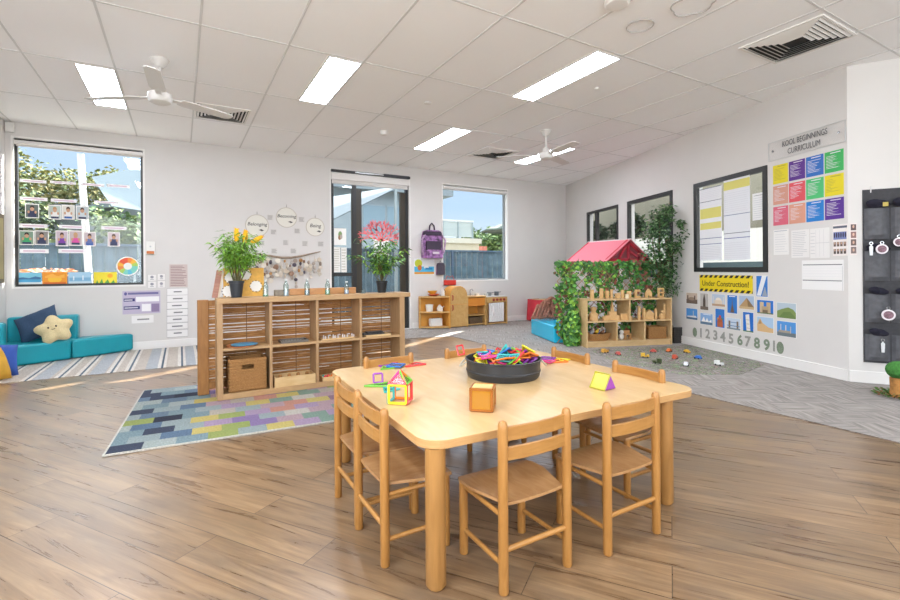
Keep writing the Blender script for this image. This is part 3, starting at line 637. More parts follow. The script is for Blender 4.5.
# things on top of the cube shelf
def at_shelf(px, y=4.47): p = PY(px, 285, y); return p.x
CLRB = glassy('clear_bottle', '#DDEBEA', .18, .05)
for px, c_, l, hh in ((265.5, '#5F9C84', 'clear sensory bottle with green water nearest the bamboo plant', .15), (286, '#A9B6C8', 'clear sensory bottle with pale blue glitter, second from the bamboo plant', .155), (307, '#6C8797', 'clear sensory bottle with blue grey beads in the middle of the shelf', .155), (327.5, '#5FA77E', 'clear sensory bottle with green beads near the door side', .15), (346.5, '#9AA3C4', 'short clear sensory bottle with lilac filling', .125), (363, '#6D7F8C', 'tiny clear glass jar beside the dark leafy plant', .04)):
    r = thing('sensory_bottle' if hh > .05 else 'glass_jar', l, 'bottle' if hh > .05 else 'jar', (at_shelf(px, 4.44), 4.44, .8725), group='bottles on the cube shelf')
    a = MB(); R0 = .024; a.lathe([(0, 0), (R0, 0), (R0, hh * .62), (R0 * .5, hh * .8), (R0 * .42, hh * .9), (0, hh * .9)] if hh > .05 else [(0, 0), (R0, 0), (R0, hh), (0, hh)], n=18, cap=False); a.build('bottle_body', CLRB, r, smooth=True)
    a = MB(); a.lathe([(0, .003), (R0 * .9, .003), (R0 * .9, hh * (.14 if c_ in ('#5F9C84',) else .3)), (0, hh * (.14 if c_ in ('#5F9C84',) else .3))], n=16, cap=False); a.build('filling', M(c_, .4), r, smooth=True)
    if hh > .05: a = MB(); a.lathe([(0, hh * .9), (R0 * .5, hh * .9), (R0 * .5, hh), (0, hh)], n=14, cap=False); a.build('cap', M('#D7DCDC', .4), r, smooth=True)
a = MB(); a.box(-.04, .04, -.03, .03, 0, .055); simple('small_box', 'small grey brown box between two sensory bottles', 'box', a, M('#8E8579', .7, noise=.2), (at_shelf(279, 4.52), 4.53, .8725), bevel=.003)
x0_, x1_ = at_shelf(289, 4.56), at_shelf(355, 4.56)
a = MB(); a.box(0, x1_ - x0_, -.035, .035, .0, .06); simple('wooden_trough', 'long plain wooden block along the back of the cube shelf', 'block', a, wood('trough_wood', '#B07C4C', '#C4905C', (3, 14, 14)), (x0_, 4.56, .8725), bevel=.004)
# leaning picture board + brown frame
r = thing('picture_board', 'yellow picture board with white dotted flower shapes leaning behind the bamboo plant', 'picture', (.30, 4.585, .8735)); r.rotation_euler = (radians(-7), 0, 0)
a = MB(); a.box(.03, .37, -.004, .004, 0, .26); a.build('board', M('#DDA94A', .6, noise=.1), r)
for cx, cz in ((.09, .17), (.07, .05), (.30, .09), (.21, .2)):
    a = MB(); pts = [(cx + .05 * cos(t / 24 * 2 * pi) * (1 + .1 * cos(t / 24 * 12 * pi)), cz + .05 * sin(t / 24 * 2 * pi) * (1 + .1 * cos(t / 24 * 12 * pi))) for t in range(24)]; a.prism(pts, -.0075, -.005, 0, 'y'); a.build('white_flower', M('#ECE8E2', .6), r)
    a = MB()
    for k in range(12): t = k / 12 * 2 * pi; x, z = cx + .052 * cos(t), cz + .052 * sin(t); a.box(x - .004, x + .004, -.010, -.008, z - .004, z + .004)
    a.build('dotted_edge', M('#3A3432', .6), r)
r = thing('leaning_picture', 'reddish brown picture frame leaning at the left end of the cube shelf', 'frame', (.235, 4.56, .8735)); r.rotation_euler = (radians(-8), radians(10), 0)
a = MB(); a.box(0, .045, -.012, .012, 0, .245); a.build('frame_side', wood('frame_wood', '#8E5A48', '#B07A62'), r); a = MB(); a.box(.045, .06, -.006, .006, 0, .245); a.build('mount', M('#D8C8B0', .6), r)

# ------------------------------------------------------------ rugs
PAL = ['#8FA6AE', '#A9B7B8', '#4D5568', '#6F86A0', '#9C86B4', '#B9A2BE', '#D9C77A', '#D4B35E', '#D59C8A', '#C9BFB2', '#D6CFC4', '#8FA99B', '#A9B56E', '#7B8FA4', '#3F4352', '#C5A8B0', '#B8C4C0', '#A07F92']
def fabric(h): return M(h, .95, spec=.1, noise=.28, nscale=90)
rn = random.Random(21); r_x0, r_x1, r_y0, r_y1 = 0, 2.35, 0, 1.70
a = MB(); y = r_y0 + .012; row = 0
prev = -1
while y < r_y1 - .012:
    y2 = min(r_y1 - .012, y + .138); x = r_x0 + .012 - (.0, .10, .03, .12)[row % 4]
    while x < r_x1 - .012:
        x2 = x + .182; t = (max(x, r_x0) - r_x0) / (r_x1 - r_x0)
        pool = [0, 1, 2, 3, 13, 12, 0, 16, 14] if t < .18 else ([4, 5, 8, 6, 12, 9, 15, 14, 1] if t < .42 else ([6, 7, 10, 9, 8, 6, 15, 11, 5] if t < .62 else [11, 17, 14, 15, 8, 0, 7, 4, 12]))
        a.box(max(x, r_x0 + .012), min(x2, r_x1 - .012), y, y2, .001, .0115, prev := rn.choice([k_ for k_ in pool if k_ != prev])); x = x2
    y = y2; row += 1
r = thing('patchwork_rug', 'multicoloured patchwork rug of small oblong blocks under the cube shelf', 'rug', (-.41, 3.43, .0005), radians(-3.6))
a.build('woven_patches', [fabric('#%02X%02X%02X' % tuple(int(int(h[i:i + 2], 16) * .78) for i in (1, 3, 5))) for h in PAL], r)
a = MB(); bars(a, r_x0, r_x1, r_y0, r_y1, .012, .001, .0112); a.build('border', fabric('#B9B6AE'), r)
r = thing('striped_rug', 'long beige and grey striped woven rug in front of the teal sofa', 'rug', (0, 0, .0005))
def stripes(t, b, tc, N, L): pass
a = MB(); x = -1.9; SX0 = .95; seq = []
lines = [-1.6, -1.37, -1.10, -.93, -.66, -.50, -.19, .01, .2, .42, .62, .8]
a.box(-1.88, SX0, 6.24, 7.86, .0005, .005, 0); a.build('woven_base', fabric('#B8AEA4'), r)
a = MB()
for l in lines: a.box(l - .045, l - .010, 6.235, 7.865, .002, .0058, 1); a.box(l - .010, l + .012, 6.235, 7.865, .002, .006, 0); a.box(l + .012, l + .04, 6.235, 7.865, .002, .0058, 1)
for l in (-1.25, -.79, -.28, .1): a.box(l - .07, l + .07, 6.235, 7.865, .002, .0055, 2)
a.build('stripes', [fabric('#5E6A76'), fabric('#CFCAC2'), fabric('#A6A9AE')], r)

# ------------------------------------------------------------ teal sofa, cushions
TEAL = M('#1597A6', .32, 'teal_vinyl', noise=.06, nscale=4, bump=.05)
def soft(name, label, cat, poly, z0, z1, m, bev=.03, par=None):
    a = MB(); cx = sum(p[0] for p in poly) / len(poly); cy = sum(p[1] for p in poly) / len(poly)
    a.prism([(p[0] - cx, p[1] - cy) for p in poly], 0, z1 - z0); o = a.build(name, m, par, bevel=bev, seg=4, smooth=True); o.location = (cx, cy, z0)
    return tag(o, label, cat) if label else o
soft('seat_cushion', 'teal vinyl foam seat block holding the navy and star cushions', 'seat', [(-1.90, 7.10), (-1.70, 7.20), (-1.43, 7.33), (-1.205, 7.455), (-1.16, 7.68), (-1.86, 7.68)], .012, .255, TEAL)
soft('foam_wedge', 'teal vinyl foam seat block tapering along the wall towards the posters', 'seat', [(-1.195, 7.46), (-.93, 7.60), (-.72, 7.735), (-.565, 7.85), (-1.155, 7.85)], .012, .25, TEAL)
soft('back_bolster', 'teal vinyl backrest block against the wall under the window', 'backrest', [(-1.86, 7.69), (-1.165, 7.69), (-1.165, 7.86), (-1.86, 7.86)], .012, .55, TEAL)
soft('arm_bolster', 'teal vinyl upright side block against the left wall', 'backrest', [(-1.88, 6.95), (-1.72, 7.02), (-1.73, 7.18), (-1.88, 7.08)], .012, .54, TEAL)
def pillow(name, label, loc, rot, w, h, d, m, n=14, star=False):
    a = MB(); vs = []; fs = []
    for s_ in (1, -1):
        for j in range(n + 1):
            for i in range(n + 1):
                u = i / n * 2 - 1; v = j / n * 2 - 1
                if star:
                    R = max(abs(u), abs(v)); t = math.atan2(v, u) if R > 0 else 0; rr = R * (.86 + .14 * cos(5 * (t - pi / 2))); x, y = w / 2 * rr * cos(t), h / 2 * rr * sin(t); th = (1 - R ** 2.2) ** .5 if R < 1 else 0
                else:
                    x = u * w / 2 * (1 - .07 * (1 - v * v) * abs(u)); y = v * h / 2 * (1 - .07 * (1 - u * u) * abs(v)); th = ((1 - u ** 4) * (1 - v ** 4)) ** .6
                vs.append((x, -s_ * d / 2 * th * (1 + .05 * sin(9 * u + 4 * v)), y))
    q = (n + 1) ** 2
    for k_ in range(2):
        for j in range(n):
            for i in range(n):
                k = k_ * q + j * (n + 1) + i; f_ = (k, k + 1, k + n + 2, k + n + 1); fs.append(f_ if k_ == 0 else f_[::-1])
    a._add(vs, fs); o = a.build(name, m, smooth=True); o.location = loc; o.rotation_euler = rot; return tag(o, label, 'cushion')
NAVY = M('#2F4763', .8, 'navy_cotton', noise=.12, nscale=60)
pillow('cushion', 'navy blue square cushion leaning in the corner of the teal sofa', (-1.53, 7.56, .46), (radians(-24), radians(-24), radians(-8)), .45, .36, .17, NAVY)
st = pillow('star_cushion', 'cream star shaped plush cushion with a smiling face on the teal sofa', (-1.35, 7.42, .40), (radians(-18), radians(-14), radians(6)), .40, .38, .15, M('#D9C79A', .9, 'cream_plush', noise=.1, nscale=80), star=True)
a = MB()
for sx_ in (-.045, .03): a.ball((sx_, -.076, .02), (.010, .006, .013), 8, 6)
a.tube([(-.02 + .012 * k, -.078, -.005 - .008 * sin(pi * k / 3)) for k in range(4)], .0035, 6); a.build('stitched_face', M('#3B2F2A', .7), st, smooth=True)
pillow('blue_cushion', 'royal blue cushion at the left edge of the photo on the striped rug', (-1.70, 6.62, .19), (radians(-25), radians(10), radians(35)), .42, .36, .17, M('#2A4FA0', .7, 'blue_cotton', noise=.15, nscale=8))
pl = pillow('floor_cushion', 'white and mustard floor cushion at the left edge of the photo', (-1.66, 6.34, .17), (radians(-20), radians(0), radians(60)), .36, .34, .15, M('#C9992E', .8, 'mustard_cotton', noise=.15, nscale=12))
a = MB(); a.ball((0, 0, .06), (.15, .078, .09), 16, 10); a.build('white_panel', M('#E4DED0', .8), pl, smooth=True)

# ------------------------------------------------------------ paper goods
def sheet(fr, x0, y0, x1, y1, name, label, cat, col='#F2F0ED', group=None, n=.002, art=(), rough=.6, level=True):
    """a paper on a wall: corners from the photo, put on the real wall plane. art: (u0,v0,u1,v1,colour) in 0..1 or ('poly', pts, colour)"""
    ua, va = fr.uv(x0, y0, n); ub, vb = fr.uv(x1, y1, n); 
    W = abs(ub - ua); Hh = abs(va - vb); u = (ua + ub) / 2; v = (va + vb) / 2
    a = MB(); mats = [M(col, rough)]; a.box(-W / 2, W / 2, -Hh / 2, Hh / 2, -.0012, .0006, 0)
    for k, q in enumerate(art):
        c_ = q[-1]; m = M(c_, rough)
        if m not in mats: mats.append(m)
        mi = mats.index(m); z = .0008 + k * .00002
        if q[0] == 'poly': pts = [((p[0] - .5) * W, (p[1] - .5) * Hh, z) for p in q[1]]; a._add(pts, [tuple(range(len(pts)))], mi)
        elif q[0] == 'disc':
            _, cx, cy, rx, ry, _c = q; pts = [((cx - .5 + rx * cos(t * pi / 10)) * W, (cy - .5 + ry * sin(t * pi / 10)) * Hh, z) for t in range(20)]; a._add(pts, [tuple(range(20))], mi)
        else: p = [(q[0] - .5) * W, (q[1] - .5) * Hh, (q[2] - .5) * W, (q[3] - .5) * Hh]; a.quad((p[0], p[1], z), (p[2], p[1], z), (p[2], p[3], z), (p[0], p[3], z), mi)
    o = a.build(name, mats, mw=fr.mat(u, v, n)); tag(o, label, cat, group); o['_w'] = W; o['_h'] = Hh
    del o['_w'], o['_h']; return o, W, Hh
def lines(n, x0=.1, x1=.9, y0=.1, y1=.9, c='#9A9AA0', th=.3, seed=0, rag=.3):
    rn = random.Random(seed); h = (y1 - y0) / n
    return [(x0, y0 + h * (i + .5 - th / 2), x1 - rn.random() * rag * (x1 - x0), y0 + h * (i + .5 + th / 2), c) for i in range(n)]
def portrait(bg, shirt, hair, skin='#C99A7C', bot='#3F4A6A'):
    return [(.06, .06, .94, .94, bg), ('disc', .5, .30, .30, .24, shirt), (.2, .06, .8, .2, bot), ('disc', .5, .66, .15, .17, skin), ('poly', [(.33, .68), (.38, .84), (.5, .88), (.62, .84), (.67, .68), (.5, .76)], hair), ('disc', .25, .42, .08, .1, skin), ('disc', .75, .42, .08, .1, skin)]
GN = .048 - .05 * 0   # papers stuck on the glass: just inside the pane
gp = -.058
# name strips on window 1 (zoomed px of the crops, /6)
S6 = lambda x, y, oy: (x / 6, oy + y / 6)
strips = [((118, 232, 278, 262), 140, 'first from the left in the top row'), ((300, 243, 455, 270), 140, 'second from the left in the top row'), ((480, 255, 625, 282), 140, 'third from the left in the top row'), ((640, 262, 778, 290), 140, 'last in the top row'),
          ((118, 338, 285, 368), 140, 'above the lone photo by the window edge'), ((305, 350, 460, 378), 140, 'above the three photos in a row'), ((565, 362, 710, 386), 140, 'alone in the second row without photos under it'),
          ((115, 500, 285, 530), 140, 'above the green shirt photo'), ((355, 508, 510, 535), 140, 'above the purple and pink shirt photos'), ((608, 515, 760, 542), 140, 'above the separate photo on its own'),
          ((118, 172, 292, 200), 220, 'below the green shirt photo'), ((350, 172, 520, 200), 220, 'below the purple and pink shirt photos')]
for (x0, y0, x1, y1), oy, l in strips:
    p0 = S6(x0, y0, oy); p1 = S6(x1, y1, oy); ym = (p0[1] + p1[1]) / 2; hh = (p1[1] - p0[1]) / 2 - .1
    sheet(BACK, p0[0], ym - hh, p1[0], ym + hh, 'name_strip', 'white name strip on the left window, ' + l, 'name strip', '#F6F3F5', 'name strips on the left window', n=gp, art=[(.12, .35, .88, .65, '#D9B9CC')])
photos = [((150, 380, 235, 470), 140, '#5E6B66', '#2F3556', '#2A1F1A', 'photo of two children in dark shirts, alone under its strip'), ((290, 388, 368, 478), 140, '#B8C4BC', '#E8E6E4', '#B48A5A', 'photo of a child in white, first of three in a row'), ((370, 388, 448, 478), 140, '#D8D4CC', '#E6E2E0', '#4A3326', 'child photo with dark hat, middle of three in a row'),
          ((455, 393, 532, 480), 140, '#B9C2C6', '#C9D0D4', '#4A3A2E', 'photo of a child in grey, last of three in a row'), ((115, 62, 205, 150), 220, '#7F9B86', '#3FA36A', '#2A1F1A', 'photo of a child in a green shirt'), ((207, 62, 293, 150), 220, '#8C8A86', '#2E3556', '#3A2A22', 'photo of a child in navy beside the green shirt photo'),
          ((333, 62, 410, 158), 220, '#C8B9C4', '#7C3FA0', '#4A3026', 'photo of a child in a purple shirt'), ((412, 62, 495, 155), 220, '#C4B4B8', '#E05AA8', '#C9A070', 'photo of a child in a bright pink shirt'), ((500, 70, 575, 158), 220, '#C9BCC0', '#5E6FA8', '#3A2A22', 'photo of a child in blue beside the white post'), ((645, 72, 720, 160), 220, '#D9C9CC', '#3A4468', '#5A4A3A', 'photo of a child in navy with hat, apart from the others')]
for i, ((x0, y0, x1, y1), oy, bg, sh, hr_, l) in enumerate(photos):
    p0 = S6(x0, y0, oy); p1 = S6(x1, y1, oy); sheet(BACK, *p0, *p1, 'photo_print', l + ' on the left window', 'photo', '#F2EFEC', 'photos on the left window', n=gp, art=portrait(bg, sh, hr_, bot='#3A5FA8' if i in (2, 8) else '#33395A'))
paints = [((100, 315, 250, 398), '#7FC4DC', [(.03, .3, .97, .6, '#4FA3CC'), ('poly', [(.03, .62), (.25, .66), (.5, .6), (.75, .72), (.97, .64), (.97, .5), (.03, .5)], '#3F6F9A'), (.03, .05, .97, .3, '#D9E4E4')], 'blue seaside painting at the left of the window sill row'),
          ((253, 313, 403, 397), '#F09A2C', [('disc', .5, .5, .28, .25, '#F6C23A'), (.05, .1, .95, .3, '#E0702A'), ('poly', [(.1, .7), (.4, .9), (.6, .7), (.9, .85), (.9, .6), (.1, .6)], '#F7B34A')], 'orange and yellow painting in the window sill row'),
          ((410, 313, 550, 393), '#A9CFE6', [(.04, .35, .96, .6, '#7FB2D4'), (.04, .08, .96, .3, '#C9DDE8'), (.2, .4, .25, .7, '#E6EEF2'), (.6, .4, .65, .75, '#E6EEF2')], 'pale blue painting in the window sill row'),
          ((562, 313, 702, 390), '#F0DC3C', [('poly', [(.05, .05), (.15, .4), (.22, .1), (.35, .5), (.42, .1), (.6, .45), (.7, .1), (.85, .4), (.95, .05)], '#5FA84A'), ('disc', .7, .72, .12, .16, '#F6B030')], 'yellow and green painting in the window sill row')]
for (x0, y0, x1, y1), c_, art, l in paints: sheet(BACK, *S6(x0, y0, 220), *S6(x1, y1, 220), 'child_painting', l, 'painting', c_, 'paintings along the bottom of the left window', n=gp, art=art)
# round painted plate
u, v = BACK.uv(127.8, 266.2, gp); a = MB(); cols = ['#F2F0EA', '#E2552F', '#F0B43A', '#7FD0C0', '#E8883A', '#A9CF5E', '#5FB8D0']
a.lathe([(0, -.002), (.135, -.002), (.135, .002), (0, .002)], n=32, cap=False)
for k in range(12):
    t0 = k * pi / 6; c_ = [1, 2, 4, 5, 3, 6, 3, 3, 5, 2, 4, 1][(k + 8) % 12]; pts = [(r0 * cos(t), r0 * sin(t), .003) for r0, t in ((.05, t0), (.118, t0), (.122, t0 + pi / 12), (.118, t0 + pi / 6), (.05, t0 + pi / 6))]; a._add(pts, [tuple(range(5))], c_)
o = a.build('round_painting', [M(c_, .5) for c_ in cols], mw=BACK.mat(u, v, gp)); tag(o, 'round painted paper plate with a rainbow ring on the left window', 'painting')

# back wall papers beside the window
B5 = lambda x0, y0, x1, y1: (130 + x0 * .2, 230 + y0 * .2, 130 + x1 * .2, 230 + y1 * .2)
u, v = BACK.uv(150.5, 248, 0); r = thing('wall_dispenser', 'small white wall box with an orange lower panel beside the left window', 'wall box', mw=BACK.mat(u, v, 0))
a = MB(); a.box(-.055, .055, -.09, .09, .001, .035); a.build('box_body', PLAST, r, bevel=.006); a = MB(); a.box(-.045, .045, -.085, -.045, .035, .038); a.build('orange_panel', M('#C8733A', .5), r); a = MB(); a.tube([(0, .02, .036), (0, .02, .04)], .012, 12); a.build('button', M('#BFC4C8', .3), r)
sheet(BACK, *B5(197, 172, 288, 284), 'notice_sheet', 'pinkish brown notice densely printed, above the column of white labels', 'notice', '#CDBDB8', art=lines(13, .06, .96, .04, .96, '#8F6F6E', .35, 3), rough=.6)
k = 0
for (x0, y0, x1, y1, l) in ((88, 222, 132, 255, 'upper one nearer the window'), (137, 218, 177, 252, 'upper one farther from the window'), (88, 257, 132, 291, 'lower one nearer the window'), (137, 254, 177, 289, 'lower one farther from the window')):
    sheet(BACK, *B5(x0, y0, x1, y1), 'picture_card', 'small white symbol card, ' + l, 'card', '#EDEAE8', 'four small symbol cards', art=[(.0, 0, 1, .03, '#B9B5B5'), (.0, .97, 1, 1, '#B9B5B5'), (0, 0, .03, 1, '#B9B5B5'), (.97, 0, 1, 1, '#B9B5B5'), ('disc', .5, .6, .2, .2, '#9C9CA4'), (.3, .2, .7, .3, '#A9A9AE')])
sheet(BACK, *B5(-38, 306, 152, 414), 'poster', 'lilac poster with navy headings and white boxes under the window', 'poster', '#C2B8CE', art=[(.14, .84, .95, .93, '#6F6A9A'), ('disc', .08, .88, .04, .07, '#5A5590'), (.03, .55, .32, .68, '#2F2F6E'), (.03, .2, .45, .34, '#2F2F6E'), (.35, .52, .97, .74, '#F4F2F4'), (.5, .1, .74, .42, '#F4F2F4'), (.76, .06, .97, .42, '#8E7CA0'), (.05, .59, .26, .63, '#E4E2EC'), (.05, .25, .4, .29, '#E4E2EC')])
sheet(BACK, *B5(8, 430, 118, 462), 'paper_strip', 'white caption strip just below the lilac poster', 'label', '#EFEDEC', art=[(.25, .4, .8, .58, '#8C8C8C')])
for i in range(7):
    y0 = 292 + i * 34.4; sheet(BACK, *B5(184, y0, 290, y0 + 33), 'word_label', 'white word label number %s from the top of the column beside the shelf post' % ['first', 'second', 'third', 'fourth', 'fifth', 'sixth', 'seventh'][i] if 0 else 'white word label, %s from the top of the column beside the shelf post' % ['first', 'second', 'third', 'fourth', 'fifth', 'sixth', 'seventh'][i], 'label', '#F0EEED', 'column of seven word labels', art=[(0, 0, 1, .04, '#A5A2A4'), (0, .96, 1, 1, '#A5A2A4'), (0, 0, .012, 1, '#A5A2A4'), (.988, 0, 1, 1, '#A5A2A4'), (.32 - .04 * (i % 3), .42, .7 + .04 * (i % 2), .58, '#77777C')])

# hoops with words + word cards + branch with hanging shells
TXD = M('#4A4744', .6)
for px, py, rr, word, l in ((257.2, 225.5, .17, 'Belonging', 'thin wooden hoop reading Belonging'), (286.6, 217.5, .16, 'Becoming', 'thin wooden hoop reading Becoming, highest of the three'), (315.3, 227, .15, 'Being', 'thin wooden hoop reading Being, nearest the door')):
    u, v = BACK.uv(px, py, .01); r = thing('word_hoop', l, 'wall hoop', mw=BACK.mat(u, v, .008), group='three word hoops')
    a = MB(); a.tube([(rr * cos(t / 20 * pi), rr * sin(t / 20 * pi), 0) for t in range(41)], .0045, 6, cap=False); a.build('hoop', M('#BDB3A4', .6), r, smooth=True)
    a = MB(); a.lathe([(0, -.004), (rr - .004, -.004), (rr - .004, -.002), (0, -.002)], n=40, cap=False); a.build('cream_disc', M('#E3E0D6', .7), r)
    text(word, .075 if word != 'Being' else .085, TXD, r, 0, .02, .001, shear=.2, bold=.0006)
    a = MB(); a.prism([(.02, -.07), (.06, -.055), (.10, -.075), (.07, -.09), (.05, -.08)], 0, .002); a.build('dark_motif', TXD, r)
    a = MB(); a.tube([(0, rr, 0), (0, rr + .06, 0)], .002, 5); a.tube([(0, rr + .01, 0), (0, rr + .04, 0)], .005, 6); a.build('hook', M('#9C968E', .5), r)
wc = [(270.2, 217.5, 'beside the highest hoop on the left side'), (301.5, 219.5, 'between the highest hoop and the one nearest the door'), (273.5, 232, 'below and left of the highest hoop'), (297.2, 231, 'below and right of the highest hoop'), (261.5, 243, 'left end of the lower row'), (285.8, 242.6, 'middle of the lower row'), (305, 243.6, 'third along the lower row'), (320.7, 244, 'lower row nearest the door'), (274.2, 251, 'just above the branch on the left side'), (293.5, 251, 'just above the middle of the branch')]
for i, (px, py, l) in enumerate(wc):
    sheet(BACK, px - 3, py - 2.9, px + 3, py + 2.9, 'quote_card', 'small pale card with grey writing, ' + l, 'card', '#D3CFCB', 'small writing cards around the hoops', art=lines(4, .08, .95, .1, .9, '#98948F', .45, i, .25))
br = [(253.5, 253), (262, 254.5), (272, 256.2), (282, 257.6), (291, 257.6), (301, 256), (311, 253.6), (320.5, 251.5)]
pts = [BACK.at(*BACK.uv(x, y, .03), .03) for x, y in br]
a = MB(); a.tube([p - pts[0] for p in pts], [.010, .012, .016, .018, .018, .016, .012, .007], 8); o = a.build('driftwood_branch', M('#A08E7C', .8, noise=.25, nscale=30), smooth=True); o.location = pts[0]; tag(o, 'curved driftwood branch hung across the wall above the shells', 'branch')
rn = random.Random(9); cols = ['#D9CFC0', '#C7B8A4', '#B98A56', '#8E6F5A', '#E2DACD', '#A8998C', '#4D4350', '#CFC3B3', '#B9AFA6']
names_ = ['pale cream', 'beige', 'caramel', 'brown', 'ivory', 'grey brown', 'dark plum', 'sand', 'warm grey']
order = ['first', 'second', 'third', 'fourth', 'fifth', 'sixth', 'seventh', 'eighth', 'ninth', 'tenth', 'eleventh', 'twelfth', 'thirteenth', 'fourteenth']
for i in range(14):
    px = 257.5 + i * 4.75; top = BACK.uv(px, 256.5 - abs(i - 7) * .25, .03); r = thing('shell_string', f'string of shells and discs, {order[i]} from the left end of the branch', 'hanging string', mw=BACK.mat(top[0], top[1], .03), group='strings of shells hung from the branch')
    L = .30 + .17 * rn.random() + .05 * sin(i); a = MB(); a.tube([(0, -.012, 0), (rn.uniform(-.01, .01), -L, 0)], .0022, 5); a.build('cord', M('#C8BBA8', .8), r)
    z = .07 + .05 * rn.random()
    while z < L:
        c_ = rn.choice(range(9)); R0 = rn.uniform(.024, .048); a = MB(); sx_ = rn.uniform(-.022, .022)
        if rn.random() < .6: a.T = Matrix.Translation((sx_, -z, .004)) @ Matrix.Rotation(rn.uniform(-.4, .4), 4, 'X'); a.lathe([(0, -.004), (R0, -.003), (R0, .003), (R0 * .5, .006), (0, .004)], n=14, cap=False)
        else: a.ball((sx_, -z, .0), (R0 * .6, R0, R0 * .4), 10, 7)
        a.build('shell', M(cols[c_], .6), r, smooth=True); z += R0 + rn.uniform(.015, .035)

# door: blind, closer, papers, coral
def blind(op, label, proud=.05, hh=.075, bar=0):
    r = thing('roller_blind', label, 'roller blind', mw=BACK.mat((op[0] + op[1]) / 2, op[3], 0)); w = (op[1] - op[0]) / 2 - .006
    a = MB(); a.box(-w, w, -hh - .035, -.03, -.045, proud - .03); a.build('cassette', M('#E6E3E0', .4), r, bevel=.01); a = MB(); a.box(-w + .02, w - .02, -hh - .09 - bar, -hh - .035, -.02, -.015); a.build('blind_fabric', M('#D9D6D2', .7), r)
    a = MB(); a.tube([(-w + .02, -hh - .095 - bar, -.017), (w - .02, -hh - .095 - bar, -.017)], .009, 8); a.build('bottom_rail', M('#C9C6C2', .4), r)
blind(W1, 'white roller blind cassette across the top of the left window', hh=.045, bar=-.045); blind(DR, 'white roller blind cassette across the top of the garden door', bar=.0, hh=.12); blind(W3, 'white roller blind cassette across the top of the narrow window', hh=.045, bar=-.045)
u0, v0 = BACK.uv(331, 170.5, .0); r = thing('door_track', 'black metal track fixed above the roller blind of the garden door', 'door track', mw=BACK.mat(DR[0], DR[3], 0))
a = MB(); a.box(.0, DR[1] - DR[0], -.03, .01, .008, .05); a.build('track', BLACKF, r); a = MB(); a.box(.42, .95, -.022, .002, .05, .058); a.build('arm', M('#B9BABC', .3, metal=.6), r); a = MB(); a.box(.95, 1.46, -.036, .016, .008, .06); a.build('motor_box', M('#33373D', .4), r)
sheet(BACK, 334, 228, 346.3, 245.3, 'framed_card', 'white card with a small green and brown picture on the door side pane', 'card', '#F3F2EE', n=gp + .01, art=[('disc', .5, .62, .16, .2, '#7F9B62'), ('disc', .45, .45, .12, .14, '#9A6F4E'), ('disc', .58, .5, .1, .14, '#B5A9A0')])
sheet(BACK, 333.5, 247, 340.6, 272.3, 'printed_page', 'tall white printed page on the door side pane, left of its pair', 'page', '#F0EFEA', n=gp + .01, art=lines(10, .1, .95, .05, .95, '#C7C3B8', .3, 2))
sheet(BACK, 341, 247.4, 346.8, 272.3, 'printed_page', 'tall white printed page on the door side pane, right of its pair', 'page', '#F0EFEA', n=gp + .01, art=lines(8, .1, .95, .05, .95, '#C2BEB2', .3, 5))
sheet(BACK, 373.6, 238.8, 389, 258.5, 'blank_paper', 'white paper panel stuck on the sliding door below the pink coral', 'paper', '#F2F0EE', n=gp + .01, art=[])
u, v = BACK.uv(381, 240, gp + .012); a = MB(); rn = random.Random(4)
def branch(p, ang_, L, w, dep):
    q = (p[0] + cos(ang_) * L, p[1] + sin(ang_) * L); nx_, ny_ = -sin(ang_) * w, cos(ang_) * w
    a._add([(p[0] - nx_, p[1] - ny_, dep * .0002), (q[0] - nx_ * .7, q[1] - ny_ * .7, dep * .0002), (q[0] + nx_ * .7, q[1] + ny_ * .7, dep * .0002), (p[0] + nx_, p[1] + ny_, dep * .0002)], [(0, 1, 2, 3)])
    if dep < 5:
        for k in (-1, 1): branch(q, ang_ + k * rn.uniform(.25, .6), L * rn.uniform(.7, .92), w * .82, dep + 1)
for a0_ in (.25, .75, 1.25, 1.7, 2.2, 2.75): branch((0, -.02), a0_, .115, .016, 1)
o = a.build('paper_coral', M('#EF6A70', .6, name='coral_paper'), mw=BACK.mat(u, v, gp + .012)); tag(o, 'pink branching paper coral cut-out on the sliding door', 'paper cut-out'); so = o.modifiers.new('s', 'SOLIDIFY'); so.thickness = .001

# backpack, little bag and poster between door and window
u, v = BACK.uv(430.5, 246, 0); r = thing('backpack', 'purple patterned backpack hanging on the wall beside the narrow window', 'backpack', mw=BACK.mat(u, v, .01) @ Matrix.Diagonal((1.15, 1.06, 1.1, 1))); PUR = M('#94689A', .75, 'purple_print', noise=.75, nscale=16); PDK = M('#3E3244', .7)
def sack(name, x, z, w, h, d, m, zz=.0, tp=.85, par=None):
    a = MB(); n_ = 8; vs = []; pr = [(-1, -.96), (-.97, -1), (.97, -1), (1, -.96), (1, .5), (tp, .92), (tp * .7, 1), (-tp * .7, 1), (-tp, .92), (-1, .5)]
    a.prism([(x + p[0] * w / 2, z + p[1] * h / 2) for p in pr], zz, zz + d); return a.build(name, m, par or r, bevel=min(.02, d * .4), seg=3, smooth=True)
sack('bag_body', 0, .03, .36, .50, .10, PUR); sack('front_pocket', -.01, -.02, .27, .2, .04, PDK, .10, 1); sack('lower_pocket', 0, -.15, .30, .15, .05, PUR, .10, 1); sack('dark_top', -.02, .22, .34, .07, .02, PDK, .1); sack('name_patch', .02, -.13, .12, .04, .006, M('#D9CFD4', .6), .15, 1)
a = MB(); a.tube([(-.05, .26, .05), (-.04, .36, .05), (.0, .41, .04), (.04, .36, .05), (.05, .26, .05)], .012, 8); a.build('grab_handle', PDK, r, smooth=True)
